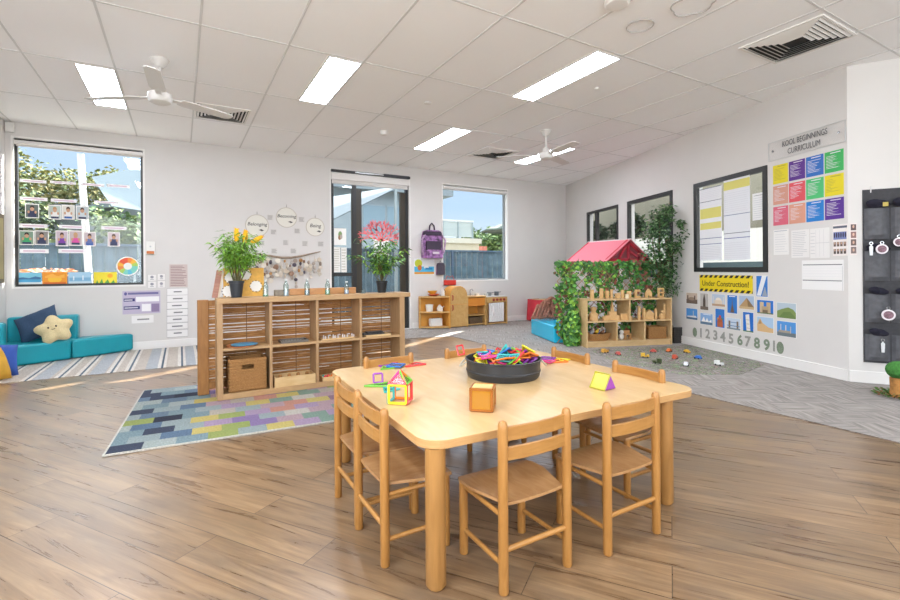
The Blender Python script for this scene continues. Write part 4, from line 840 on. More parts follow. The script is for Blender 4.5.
for sx_ in (-1, 1): a = MB(); a.tube([(sx_ * .14, .22, .1), (sx_ * .22, .1, .12), (sx_ * .20, -.1, .1), (sx_ * .15, -.22, .06)], .017, 8); a.build('shoulder_strap', M('#A98AA8', .7, noise=.4, nscale=40), r, smooth=True)
u, v = BACK.uv(439.8, 269, 0); r = thing('small_pouch', 'small dark pouch with purple edge hanging just below the backpack', 'pouch', mw=BACK.mat(u, v, .01)); sack('pouch_body', 0, 0, .17, .23, .05, M('#4A4350', .7, noise=.2)); a = MB(); a.tube([(-.083, -.11, .025), (-.083, .06, .025), (-.05, .11, .025), (.05, .11, .025), (.083, .06, .025), (.083, -.11, .025)], .009, 8); a.build('piping', M('#8A3F72', .6), r, smooth=True); a = MB(); a.tube([(-.02, .11, .02), (0, .16, .01), (.02, .11, .02)], .004, 6); a.build('loop', PDK, r)
sheet(BACK, 413.8, 258.5, 434.5, 274.3, 'picture_poster', 'bright poster with yellow green tree and blue water under the backpack', 'poster', '#E6E9EA', art=[(.02, .15, .98, .5, '#4FB2DA'), (.02, .02, .98, .16, '#D99A3A'), ('disc', .22, .7, .18, .25, '#C3CC3A'), ('disc', .28, .42, .1, .18, '#D07A3A'), ('disc', .6, .45, .12, .1, '#E9EEF0'), (.55, .3, .9, .42, '#2F7FB4')])
sheet(BACK, 412.2, 250.5, 420, 258, 'notice_card', 'pale card partly behind the backpack, above the bright poster', 'card', '#DEDBD8')
u, v = BACK.uv(10.7, 127.3, 0); a = MB(); a.box(-.045, .045, -.07, .05, .001, .06); o = a.build('motion_sensor', PLAST, mw=BACK.mat(u, v, 0), bevel=.01); tag(o, 'small white motion sensor high in the left corner', 'sensor')
a = MB(); a.box(10.28, 10.72, .98, 1.82, .001, .03); r = thing('wall_picture', 'olive brown framed picture on the left wall at the photo edge', 'picture'); a.build('picture_frame', M('#6A5A38', .5), r, mw=LEFT.mat(0, 0))
a = MB(); a.box(10.32, 10.68, 1.03, 1.77, .03, .032); a.build('picture_print', M('#A89868', .6), r, mw=LEFT.mat(0, 0))

# ------------------------------------------------------------ play kitchen along the back wall
HONEY = wood('honey_birch', '#C79A5A', '#D2AA6C', (6, 6, 6), .45); ORNG = M('#DDA04A', .5, 'orange_ply')
r = thing('corner_shelf_unit', 'quarter round open wooden corner shelf of the play kitchen', 'shelf', (4.415, 7.86, 0)); arc = [(0, 0)] + [(-.50 * sin(t / 12 * pi / 2), -.33 * cos(t / 12 * pi / 2)) for t in range(13)]
for z in (.02, .30, .585): a = MB(); a.prism(arc, z, z + .025); a.build('shelf_board', HONEY, r)
a = MB(); a.box(-.02, 0, -.33, 0, .0, .61); a.build('side_panel', ORNG, r); a = MB(); a.box(-.50, 0, -.015, 0, .0, .61); a.build('back_panel', ORNG, r); a = MB(); a.prism([(-.50, -.03), (-.485, -.05), (-.47, -.03), (-.485, -.012)], 0, .61); a.build('front_post', HONEY, r)
r = thing('toy_fridge', 'tall arched wooden toy fridge with red handles', 'toy fridge', (4.62, 7.70, 0))
arch = [(-.195, .02), (.195, .02), (.195, .62)] + [(.195 * cos(t / 12 * pi), .62 + .175 * sin(t / 12 * pi)) for t in range(1, 12)] + [(-.195, .62)]
a = MB(); a.prism(arch, -.13, .15, 0, 'y'); a.build('fridge_body', ORNG, r)
a = MB(); a.prism([(-.185, .03), (.185, .03), (.185, .44), (-.185, .44)], -.15, -.131, 0, 'y'); a.build('lower_door', HONEY, r, bevel=.003)
a = MB(); a.prism([(-.185, .45), (.185, .45), (.185, .62)] + [(.185 * cos(t / 12 * pi), .62 + .165 * sin(t / 12 * pi)) for t in range(1, 12)] + [(-.185, .62)], -.15, -.131, 0, 'y'); a.build('upper_door', HONEY, r, bevel=.003)
for z in (.34, .53): a = MB(); a.tube([(-.15, -.15, z), (-.15, -.175, z + .01), (-.15, -.175, z + .08), (-.15, -.15, z + .09)], .010, 8); a.build('handle', M('#B3372E', .4), r, smooth=True)
r = thing('toy_sink_unit', 'wooden toy sink unit with orange front rail and open shelf', 'toy sink', (5.03, 7.72, 0))
for sg in (-1, 1): a = MB(); a.box(sg * .205 - .01, sg * .205 + .01, -.15, .13, 0, .57); a.build('side_panel', HONEY, r)
a = MB(); a.box(-.195, .195, -.15, -.135, .40, .55); a.build('front_rail', M('#D98A34', .5), r); a = MB(); a.box(-.215, .215, -.16, .13, .57, .59); a.build('worktop', HONEY, r); a = MB(); a.box(-.195, .195, -.14, .13, .21, .225); a.build('shelf_board', HONEY, r); a = MB(); a.box(-.195, .195, -.14, .13, .03, .05); a.build('bottom_board', HONEY, r)
a = MB(); a.box(-.195, .195, .115, .13, 0, .57); a.build('back_panel', ORNG, r); a = MB(); a.tube([(0, .08, .59), (0, .08, .70), (0, .02, .72), (0, -.02, .69)], .010, 8); a.build('tap', M('#C9CCD0', .2, metal=.9), r, smooth=True)
basket('dark_basket', 'small dark wicker basket inside the toy sink unit', (5.03, 7.70, .0505), .30, .20, .11, handle=False, mat_=wood('dark_wicker', '#4A3A2A', '#7A6246', (30, 30, 90), .8))
r = thing('toy_stove', 'wooden toy stove with red knobs and a white curtain front', 'toy stove', (5.52, 7.72, 0))
for sg in (-1, 1): a = MB(); a.box(sg * .245 - .01, sg * .245 + .01, -.15, .13, 0, .555); a.build('side_panel', HONEY, r)
a = MB(); a.box(-.255, .255, -.16, .13, .555, .575); a.build('worktop', M('#D9D6CE', .4), r); a = MB(); a.box(-.235, .235, -.155, -.14, .45, .55); a.build('control_panel', HONEY, r); a = MB(); a.box(-.235, .235, .115, .13, 0, .55); a.build('back_panel', ORNG, r); a = MB(); a.box(-.235, .235, -.15, .12, .02, .04); a.build('bottom_board', HONEY, r)
for k in range(4): a = MB(); a.T = Matrix.Translation((-.09 + k * .085, -.155, .50)) @ Matrix.Rotation(pi / 2, 4, 'X'); a.lathe([(0, 0), (.026, 0), (.024, .02), (0, .022)], n=16, cap=False); a.build('knob', M('#9E3A30', .4), r, smooth=True)
a = MB(); n_ = 40; top = [(-.20 + .36 * i / n_, -.150 - .010 * sin(i * 1.3)) for i in range(n_ + 1)]
for i in range(n_): (xa, ya), (xb, yb) = top[i], top[i + 1]; a.quad((xa, ya, .06), (xb, yb, .06), (xb, yb, .44), (xa, ya, .44))
a.build('curtain', M('#E2DEDC', .8, noise=.12, nscale=60), r, smooth=True)
# items on the kitchen
def lathe_thing(name, label, cat, prof, col, loc, rough=.4, group=None, metal=0, extra=None):
    a = MB(); a.lathe(prof, n=22, cap=False)
    if extra: extra(a)
    return simple(name, label, cat, a, M(col, rough, metal=metal), loc, smooth=True, group=group)
lathe_thing('toy_kettle', 'small white toy kettle on the middle board of the corner shelf', 'toy kettle', [(0, 0), (.055, 0), (.06, .05), (.035, .10), (.012, .12), (0, .125)], '#E8E4DE', (4.28, 7.70, .3255), extra=lambda a: a.tube([(.05, 0, .05), (.09, 0, .09)], .01, 8))
lathe_thing('toy_cup', 'white toy cup on the middle board of the corner shelf', 'toy cup', [(0, 0), (.06, 0), (.075, .13), (.07, .13), (.055, .01), (0, .01)], '#EDEAE4', (4.08, 7.74, .3255))
r = thing('toy_toaster', 'white toy toaster on the bottom board of the corner shelf', 'toy toaster', (4.19, 7.70, .0455)); a = MB(); a.box(-.12, .12, -.06, .06, 0, .15); a.build('toaster_body', M('#E4E2DE', .4), r, bevel=.02); a = MB(); a.box(-.08, .08, -.02, .02, .15, .153); a.build('slot', M('#5A5A5A', .5), r); a = MB(); a.box(.12, .135, -.01, .01, .08, .1); a.build('lever', M('#5A5A5A', .5), r)
lathe_thing('toy_bowl', 'wide orange toy bowl on top of the corner shelf', 'toy bowl', [(0, 0), (.05, 0), (.12, .035), (.115, .04), (.045, .008), (0, .008)], '#D9663A', (4.16, 7.72, .6105))
lathe_thing('toy_bowl', 'yellow toy bowl resting on the orange bowl', 'toy bowl', [(0, 0), (.05, 0), (.10, .06), (.095, .06), (.045, .01), (0, .01)], '#E0A93A', (4.14, 7.73, .651))
r = thing('toy_tap_jug', 'tall thin white toy coffee pot on the corner shelf top', 'toy pot', (4.36, 7.72, .6105)); a = MB(); a.lathe([(0, 0), (.04, 0), (.03, .09), (.02, .12), (.03, .15), (0, .16)], n=16, cap=False); a.build('pot_body', M('#DCDAD6', .3), r, smooth=True); a = MB(); a.tube([(.03, 0, .05), (.06, 0, .08), (.03, 0, .12)], .006, 6); a.build('handle', M('#6E4A3A', .5), r, smooth=True)
r = thing('toy_caddy', 'red toy caddy with handle hooked above the toy fridge', 'toy caddy', (4.60, 7.865, .80)); a = MB(); bars(a, -.13, .13, -.02, .02, .008, 0, .10); a.box(-.13, .13, -.02, .02, 0, .01); a.build('caddy_body', M('#C93A30', .5), r); a = MB(); a.tube([(-.1, 0, .1), (-.06, 0, .19), (0, 0, .16), (.06, 0, .19), (.1, 0, .1)], .007, 6); a.build('wire_handle', M('#B0483C', .5), r, smooth=True)
for i, (x, c_, l, h_) in enumerate(((5.28, '#C9CDD0', 'small silver toy saucepan on the stove, nearest the sink', .05), (5.42, '#8E9296', 'grey toy pot on the middle of the stove', .07), (5.60, '#6E7276', 'dark grey toy pot on the stove end farthest from the fridge', .08), (5.12, '#E3E0DA', 'white toy bowl on the sink worktop', .045))):
    zt = .5755 if x > 5.2 else .5905
    r = thing('toy_saucepan' if i < 3 else 'toy_basin', l, 'toy pan' if i < 3 else 'toy bowl', (x + (.06 if i == 0 else 0), 7.70, zt)); a = MB(); a.lathe([(0, 0), (.045, 0), (.05, h_), (.045, h_), (.04, .008), (0, .008)], n=18, cap=False); a.build('pan_body', M(c_, .3, metal=.5 if i < 3 else 0), r, smooth=True)
    if i < 3: a = MB(); a.tube([(.045, 0, h_ * .8), (.11, 0, h_ * .9)], .006, 6); a.build('handle', M('#3A3A3C', .4), r)

# ------------------------------------------------------------ low block shelf in the angled corner
dS = Vector((1.24, -.44, 0)).normalized(); rzS = math.atan2(dS.y, dS.x)
S0 = Vector((4.862, 4.615, .0062)); r = thing('block_shelf', 'low birch shelf with five compartments of wooden blocks on the grey carpet', 'shelf', S0, rzS); W_ = 1.325; D_ = .34
for x in (0, W_ - .018): a = MB(); a.box(x, x + .018, 0, D_, 0, .672); a.build('side_panel', PLY, r, bevel=.003)
a = MB(); a.box(.018, W_ - .018, .004, D_, .652, .670); a.build('top', PLY, r); a = MB(); a.box(.018, W_ - .018, .004, D_, .345, .363); a.build('middle_board', PLY, r); a = MB(); a.box(.018, W_ - .018, .0, D_, .062, .08); a.build('bottom_board', PLY, r); a = MB(); a.box(.018, W_ - .018, .02, .035, 0, .062); a.build('kick_board', PLY, r)
a = MB(); a.box(.655, .673, .004, D_, .363, .652); a.build('divider', PLY, r)
for x in (.455, .885): a = MB(); a.box(x, x + .018, .004, D_, .08, .345); a.build('divider', PLY, r)
def onS(x, y, z): return S0 + dS * x + Vector((-dS.y, dS.x, 0)) * y + Vector((0, 0, z))
def blk(kind, x, z, label, y=.10, **k):
    a = MB(); w = k.get('w', .05); h = k.get('h', .12); c_ = k.get('c', None)
    if kind == 'cyl': a.lathe([(0, 0), (w / 2, 0), (w / 2, h), (0, h)], n=18, cap=False)
    if kind == 'box': a.box(-w / 2, w / 2, -.025, .025, 0, h)
    if kind == 'peg': a.lathe([(0, 0), (w / 2, 0), (w / 2, h * .45), (w * .22, h * .62), (w * .36, h * .8), (w * .25, h * .95), (0, h)], n=18, cap=False)
    if kind == 'house':
        P = [(-w / 2, 0), (w / 2, 0), (w / 2, h * .6), (0, h), (-w / 2, h * .6)]; a.prism(P, -.03, -.01, 0, 'y'); a.prism(P, .0, .03, 0, 'y'); a.box(-w * .2, w * .2, -.012, .002, 0, h * .5)
    if kind == 'A': a.prism([(-w / 2, 0), (-w * .3, 0), (-w * .2, h * .25), (w * .2, h * .25), (w * .3, 0), (w / 2, 0), (w / 2, h * .6), (0, h), (-w / 2, h * .6)], -.02, .02, 0, 'y')
    if kind == 'C': a.prism([(-w / 2, 0), (w / 2, 0), (w / 2, h * .25), (-w * .2, h * .25), (-w * .2, h * .75), (w / 2, h * .75), (w / 2, h), (-w / 2, h)], -.02, .02, 0, 'y')
    if kind == 'R': a.box(-w / 2, w / 2, -.02, .02, 0, h * .18); bars(a, -.4 * w, .4 * w, 0, 1, .01, 0, 0) if 0 else None; a.box(-w / 2, -w * .3, -.02, .02, h * .18, h); a.box(w * .3, w / 2, -.02, .02, h * .18, h); a.box(-w * .3, w * .3, -.02, .02, h * .84, h); a.box(-w * .3, w * .3, -.02, .02, h * .45, h * .58)
    if kind == 'castle':
        a.box(-w / 2, w / 2, -.03, .03, 0, h * .25); a.box(-w * .3, w * .3, -.03, .03, h * .25, h * .45); a.prism([(-w * .12, h * .45), (w * .12, h * .45), (w * .07, h * .7), (.0, h), (-w * .07, h * .7)], -.02, .02, 0, 'y')
    p = onS(x, y, z); o = a.build(k.get('name', 'wooden_block'), M(c_, .5) if c_ else BLOCKW, bevel=.003); o.location = p; o.rotation_euler = (0, 0, rzS); return tag(o, label, k.get('cat', 'block'), k.get('group', 'wooden blocks on the birch shelf'))
zt, zm, zb = .6725, .3632, .0802
def X(px): # picture x on the shelf face -> length along the shelf
    rr = ray(px, 300); n = Vector((-dS.y, dS.x, 0)); P = S0 + n * .1; t = (P - C0).dot(n) / rr.dot(n); return (C0 + rr * t - S0).dot(dS)
for (px, kind, w, h, l) in ((592, 'box', .04, .13, 'upright plank block at the left end of the shelf top'), (601.5, 'cyl', .055, .145, 'tall cylinder block, second on the shelf top'), (607, 'box', .045, .11, 'upright rectangular block, third on the shelf top'), (611.5, 'cyl', .04, .13, 'slim cylinder block, fourth on the shelf top'),
    (617.5, 'box', .06, .075, 'short square block with open front on the shelf top'), (622.5, 'cyl', .05, .12, 'round block beside the short square block'), (629, 'box', .05, .10, 'upright block left of the C shaped block'), (637.5, 'C', .075, .12, 'C shaped wooden block on the shelf top'), (648.5, 'A', .09, .13, 'A shaped pointed wooden block on the shelf top'), (660.8, 'R', .085, .14, 'tall open wooden letter block at the right end of the shelf top')):
    blk(kind, X(px), zt, l, w=w, h=h)
blk('cyl', X(625), zt, 'low white capped round block in front of the shelf top row', y=.05, w=.05, h=.06, c='#E6D6B4')
for (px, kind, w, h, l, y) in ((594, 'peg', .13, .20, 'fat wooden peg doll in the upper left compartment', .12), (605, 'box', .07, .06, 'small cube block beside the fat peg doll', .1), (613, 'castle', .20, .27, 'wooden castle with a spire in the upper left compartment', .13), (623, 'box', .09, .09, 'stacked rectangular block beside the castle', .1), (628, 'house', .07, .07, 'tiny house block at the right of the castle', .08)): blk(kind, X(px), zm, l, w=w, h=h, y=y)
for (px, kind, w, h, l) in ((639, 'cyl', .045, .19, 'tall cylinder nearest the divider in the upper right compartment'), (643.5, 'box', .03, .16, 'thin dark upright block in the upper right compartment'), (648.7, 'house', .13, .14, 'large house block in the upper right compartment'), (655.6, 'cyl', .04, .15, 'slim cylinder right of the large house block'), (661.8, 'peg', .075, .13, 'cone topped peg block in the upper right compartment'), (666.5, 'cyl', .035, .22, 'tallest thin cylinder in the upper right compartment'), (670, 'cyl', .03, .20, 'tall thin cylinder against the right side panel')): blk(kind, min(X(px), 1.27), zm, l, w=w, h=h)
def oval_basket(label, x, w, h):
    r = thing('oval_basket', label, 'basket', onS(x, .15, zb), rzS); a = MB(); 
    for i in range(7):
        z = i * h / 7; k = 1 + .04 * i; a.T = Matrix.Diagonal((w / 2 * k, w / 3.2 * k, 1, 1)); a.lathe([(.97, z), (1.0, z + h / 14), (.97, z + h / 7)], n=32, cap=False)
    a.T = Matrix.Diagonal((w / 2, w / 3.2, 1, 1)); a.lathe([(0, .001), (.97, .001)], n=32, cap=False); a.build('weave', WICK, r, smooth=True)
    return r
oval_basket('low oval wicker basket full of small toys in the bottom left compartment', X(598.5) , .33, .10)
for i in range(9):
    cN = ['grey', 'white', 'orange', 'yellow', 'blue', 'cream', 'brown', 'silver', 'black'][i]; a = MB(); a.ball((0, 0, 0), (.03, .028, .026), 10, 7); a.ball((.022, 0, .025), .016, 8, 6)
    p = onS(X(598.5) - .11 + .028 * i, .13 + .03 * (i % 3 - 1), zb + .115 + .012 * (i % 2)); o = a.build('toy_animal', M(['#8C8C90', '#E2E0DC', '#D97A34', '#D9B23A', '#3F6FB0', '#E0D2B4', '#7A5236', '#B5BABE', '#2C2C30'][i], .5), smooth=True); o.location = p; tag(o, f'small {cN} toy animal in the low oval basket', 'toy', 'toy animals in the oval basket')
for i, (px, l, c_) in enumerate(((621, 'white toy figure in the bottom middle compartment', '#DDDAD4'), (627, 'brown wooden toy stool in the bottom middle compartment', '#B98A56'), (624, 'dark plush toy at the back of the bottom middle compartment', '#3C4636'))):
    a = MB()
    if i == 1: a.box(-.05, .05, -.03, .03, .07, .085); [a.box(x - .007, x + .007, y - .007, y + .007, 0, .07) for x in (-.04, .04) for y in (-.022, .022)]; a.box(-.05, .05, .02, .03, .085, .13)
    else: a.ball((0, 0, .045), (.04, .035, .045), 12, 8); a.ball((0, -.01, .11), .032, 10, 8)
    p = onS(X(px), .10 if i < 2 else .24, zb); o = a.build(['toy_figure', 'toy_stool', 'plush_toy'][i], M(c_, .6), smooth=i != 1); o.location = p; o.rotation_euler = (0, 0, rzS); tag(o, l, 'toy')
basket('wicker_basket', 'square wicker basket with slanted sides in the bottom right compartment', onS(X(655.5), .16, zb + .0003), .28, .2, .16, rz=rzS, handle=False)
basket('black_bin', 'small dark bin on the carpet between the birch shelf and the angled wall', tuple(Vector((6.33, 4.30, .0065))), .16, .22, .22, rz=rzS, handle=False, mat_=M('#3A3634', .7))

# trellis with ivy behind the shelf
n2 = Vector((-dS.y, dS.x, 0)); Tp = S0 + n2 * .42 + dS * -.25; TL = 1.79; TH = 1.17
r = thing('ivy_trellis', 'expanding trellis covered in artificial ivy behind the birch shelf', 'trellis', Tp, rzS)
a = MB(); st_ = .13
for sgn in (1, -1):
    k = -TH
    while k < TL + TH:
        x0 = k; x1 = k + TH; z0, z1 = (0.02, TH) if sgn > 0 else (TH, .02)
        # clip to 0..TL
        def clipx(x, xa, za, xb, zb_): return za + (zb_ - za) * (x - xa) / (xb - xa)
        xa, xb = max(x0, 0), min(x1, TL)
        if xb - xa > .05: a.tube([(xa, sgn * .004, clipx(xa, x0, z0, x1, z1)), (xb, sgn * .004, clipx(xb, x0, z0, x1, z1))], .0055, 5)
        k += st_
a.build('lattice', M('#B08C66', .7), r)
IV = [M('#5E9A42', .5, 'ivy_green', noise=.3, nscale=15), M('#3A6E34', .5, 'ivy_dark', noise=.3, nscale=15), M('#9CCB55', .5, 'ivy_lime', noise=.3, nscale=15), M('#8A5040', .6, 'ivy_bronze', noise=.3, nscale=15)]
def ivy_leaf(mb, p, nrm, L, m, rn):
    d = Vector((rn.uniform(-1, 1), rn.uniform(-.4, .4), rn.uniform(-1, .4))).normalized(); nrm = (nrm + Vector((rn.uniform(-.8, .8), rn.uniform(-.8, .8), rn.uniform(-.3, .8)))).normalized(); s = d.cross(nrm).normalized(); d = nrm.cross(s).normalized()
    P = [p, p + s * L * .42 + d * L * .12, p + s * L * .36 + d * L * .6, p + d * L, p - s * L * .36 + d * L * .6, p - s * L * .42 + d * L * .12, p + d * L * .45 - nrm * L * .12]
    mb._add(P, [(0, 1, 6), (1, 2, 6), (2, 3, 6), (3, 4, 6), (4, 5, 6), (5, 0, 6)], m)
a = MB(); rn = random.Random(17)
for i in range(4600):
    x = rn.uniform(-.03, TL); z = rn.uniform(.05, TH + .03)
    if rn.random() < .15: z = TH - abs(rn.gauss(0, .06)) + .03
    hole = sin(x * 17 + 2 * sin(z * 9)) * sin(z * 15 + 1.3 * sin(x * 7)) 
    if hole > .34 and z < TH - .08: continue
    m_ = 3 if (hole < -.55 and rn.random() < .5) or rn.random() < .05 else rn.choice([0, 0, 1, 1, 2])
    if x > .9 and m_ == 2: m_ = 1
    ivy_leaf(a, Vector((x, rn.uniform(-.05, .03), z)), Vector((0, -1, .2)), rn.uniform(.035, .06), m_, rn)
a.build('ivy_foliage', IV, r)
# trailing bunch at the left corner
r = thing('ivy_garland', 'bushy ivy garland hanging to the carpet beside the blue bench cushion', 'garland', Tp + Vector((-.02, -.10, 0)), rzS); a = MB()
for i in range(900):
    z = rn.uniform(.02, 1.0) if rn.random() < .3 else rn.uniform(.02, .5); w = .12 if z < .45 else .06; t = rn.uniform(0, 6.28); q = sqrt(rn.random()) * w
    ivy_leaf(a, Vector((.14 + q * cos(t), q * sin(t) - .08, z)), Vector((cos(t), sin(t), .2)), rn.uniform(.04, .065), rn.choice([0, 0, 1, 2]), rn)
a.build('ivy_foliage', IV, r)
b = MB(); b.tube([(.14, -.08, .0), (.12, -.08, .3), (.16, -.07, .7), (.1, -.05, 1.1)], .006, 6); b.build('vine_stem', M('#5C4A30', .7), r)
# tree
r = thing('artificial_tree', 'tall artificial ficus tree rising against the angled wall window', 'tree', (6.22, 4.43, .0065)); rn = random.Random(31)
a = MB(); a.tube([(0, 0, .0), (.02, -.02, .8), (-.03, .0, 1.4), (.0, 0, 1.95)], [.022, .018, .013, .006], 8); a.tube([(0, -.01, 1.1), (.12, -.2, 1.4), (.14, -.34, 1.62)], [.012, .008, .004], 6); a.tube([(0, 0, .9), (-.16, -.02, 1.25), (-.2, 0, 1.6)], [.012, .008, .004], 6); a.build('trunk', M('#5E4A36', .8), r, smooth=True)
a = MB(); cl = [((-.02, -.02, 1.85), .19), ((-.10, .02, 1.62), .22), ((.02, -.08, 1.40), .24), ((.13, -.34, 1.60), .13), ((.10, -.22, 1.45), .17), ((-.15, 0, 1.28), .22), ((.03, -.10, 1.08), .22), ((.02, -.1, .85), .20), ((.05, -.3, 1.75), .06), ((.0, -.12, 1.95), .11)]
for (c0, rad) in cl:
    for i in range(int(1500 * rad)):
        v_ = Vector((rn.gauss(0, 1), rn.gauss(0, 1), rn.gauss(0, 1))).normalized() * rad * rn.random() ** .45; p = Vector(c0) + v_
        if (RIGHT.N.dot(Vector((6.22 + p.x, 4.43 + p.y, 0)) - Vector((COR.x, COR.y, 0)))) < .03: continue
        leaf_mesh(a, p, Vector((rn.uniform(-1, 1), rn.uniform(-1, 1), rn.uniform(-.8, .5))), rn.uniform(.045, .075), .028, .1, rn.choice([0, 0, 1, 2]), rn)
a.build('foliage', [M('#33552F', .5, 'ficus_dark', noise=.3, nscale=12), M('#4F7A42', .5, 'ficus_mid', noise=.3, nscale=12), M('#7E9C6E', .5, 'ficus_pale', noise=.2, nscale=12)], r)
b = MB(); b.lathe([(0, 0), (.10, 0), (.12, .2), (.11, .2), (0, .18)], n=24, cap=False); b.build('pot', M('#4A4038', .7), r, smooth=True)

# red roofed playhouse
r = thing('playhouse', 'childrens playhouse with red gabled roof behind the ivy trellis', 'playhouse', (6.12, 5.42, .0065)); RED = M('#C8293F', .5, 'red_panel'); RED2 = M('#E07A88', .6, 'light_paled_red_roof')  # roof red paled, the light falling on it is in the colour
yf, yb_ = -.50, .30; e = .50; zr, ze = 1.545, 1.225
gab = [(-e, ze), (e, ze), (0, zr)]
a = MB()
# gable as bars with openings
def gbar(p, q_, w, y): d = (Vector(q_) - Vector(p)).normalized(); n_ = Vector((-d.y, d.x)) * w / 2; P = [Vector(p) - n_, Vector(q_) - n_, Vector(q_) + n_, Vector(p) + n_]; a.prism([(k.x, k.y) for k in P], y, y + .018, 0, 'y')
for y in (yf, yb_):
    gbar((-e, ze - .01), (0, zr - .01), .06, y); gbar((e, ze - .01), (0, zr - .01), .06, y); gbar((-e, ze), (e, ze), .06, y); gbar((0, ze), (0, zr - .02), .05, y); gbar((-.24, ze), (-.02, ze + .27), .035, y); gbar((.24, ze), (.24, ze + .15), .035, y); gbar((0, ze + .16), (.26, ze + .04), .035, y)
a.build('gable', RED, r)
for sg in (-1, 1):
    a = MB(); d0 = Vector((sg * (e + .06), 0, ze - .035)); d1 = Vector((0, 0, zr)); 
    P = [(d0.x, yf - .04, d0.z), (d1.x, yf - .04, d1.z), (d1.x, yb_ + .04, d1.z), (d0.x, yb_ + .04, d0.z)]; a.quad(*P); a.quad(*[(p[0], p[1], p[2] + .016) for p in P][::-1])
    for i in range(4): A, B = P[i], P[(i + 1) % 4]; a.quad(A, (A[0], A[1], A[2] + .016), (B[0], B[1], B[2] + .016), B)
    a.build('roof_panel', RED2, r)
a = MB(); a.box(-.02, .02, yf - .04, yb_ + .04, zr + .006, zr + .022); a.build('ridge_cap', M('#E2DAD8', .5), r)
for x in (-e + .02, e - .06):
    for y in (yf + .02, yb_ - .03): a = MB(); a.box(x, x + .04, y, y + .04, 0, ze); a.build('corner_post', M('#8A7A5E', .6), r)
# blue bench cushion + blanket + red table
BLU = M('#25BFE8', .25, 'cyan_vinyl')
p0 = Vector((5.158, 6.15, 0)); p1 = Vector((4.77, 5.17, 0)); dd = (p1 - p0).normalized(); nn = Vector((-dd.y, dd.x, 0)); 
soft('bench_cushion', 'bright cyan vinyl bench cushion beside the ivy garland', 'cushion', [tuple(q_)[:2] for q_ in (p0, p1, p1 + nn * .42, p0 + nn * .42)], .0065, .26, BLU, .02)
def knot(label, c0, n_, col):
    a = MB(); rn = random.Random(12)
    for i in range(n_):
        t = rn.uniform(-.8, .8); x = rn.uniform(-.27, .27); L = .36; pts = [(x + .12 * (u_ - .5), rn.uniform(-.05, .05) + .02 * i / n_, .03 + L * (1 - abs(x) * 1.5) * u_) for u_ in (0, .33, .66, 1)]; a.tube(pts, .02, 7)
    o = a.build('rope_cushion', M(col, .9, noise=.35, nscale=40), smooth=True); o.location = c0; o.rotation_euler = (radians(-14), 0, rzS); return tag(o, label, 'cushion')
knot('shaggy reddish brown striped cushion standing on the cyan bench cushion', (5.30, 5.82, .262), 70, '#A5705C')
r = thing('cloth_table', 'small play table draped with a red cloth near the back wall', 'table', (6.66, 7.55, .0065)); a = MB(); a.box(-.24, .26, -.20, .20, .43, .455); a.build('table_top', HONEY, r)
for x in (-.20, .22):
    for y in (-.16, .16): a = MB(); a.box(x - .02, x + .02, y - .02, y + .02, 0, .43); a.build('leg', HONEY, r)
a = MB(); nn_ = 48; P = []
for i in range(nn_): t = i / nn_ * 2 * pi; P.append((.27 * max(-1, min(1, 1.3 * cos(t))), .22 * max(-1, min(1, 1.3 * sin(t))), t))
for i in range(nn_):
    x, y, t = P[i]; x2, y2, t2 = P[(i + 1) % nn_]
    k1 = 1.08 + .05 * sin(5 * t); k2 = 1.08 + .05 * sin(5 * t2); 
    if x > .1: continue
    a.quad((x * k1, y * k1, .02), (x2 * k2, y2 * k2, .02), (x2, y2, .46), (x, y, .46))
a.build('red_cloth', M('#C22F3C', .8, noise=.12, nscale=8), r, smooth=True)

# ------------------------------------------------------------ road mat and toy vehicles
a = MB(); a.prism([(4.45, 2.95), (4.95, 2.62), (5.72, 2.75), (6.28, 4.02), (5.9, 4.12), (4.78, 4.50), (4.45, 3.9)], .0065, .009)
def mat_mat():
    m, t, b = newmat('thin_play_mat'); N = t.nodes; L = t.links; tc = N.new('ShaderNodeTexCoord'); w = N.new('ShaderNodeTexNoise'); w.inputs['Scale'].default_value = 7; w.inputs['Detail'].default_value = 5; w.inputs['Distortion'].default_value = 2.5; L.new(tc.outputs['Object'], w.inputs[0])
    rp = N.new('ShaderNodeValToRGB'); e = rp.color_ramp.elements; e[0].position = .35; e[0].color = H('#7A716A'); e[1].position = .75; e[1].color = H('#8E8082')
    for p_, c_ in ((.44, '#A3A08E'), (.50, '#7FA272'), (.55, '#8C8A7A'), (.62, '#B08A90'), (.66, '#8FA0A0')): x = e.new(p_); x.color = H(c_)
    L.new(w.outputs[0], rp.inputs[0]); L.new(rp.outputs[0], b.inputs['Base Color']); b.inputs['Roughness'].default_value = .9
    z = N.new('ShaderNodeTexNoise'); z.inputs['Scale'].default_value = 11; z.inputs['Detail'].default_value = 4; z.inputs['Distortion'].default_value = 2; L.new(tc.outputs['Object'], z.inputs[0]); ar = N.new('ShaderNodeMapRange'); ar.inputs[1].default_value = .50; ar.inputs[2].default_value = .56; L.new(z.outputs[0], ar.inputs[0]); L.new(ar.outputs[0], b.inputs['Alpha']); return m
tag(a.build('play_mat', mat_mat()), 'thin lacy green and grey play mat under the toy vehicles', 'mat')
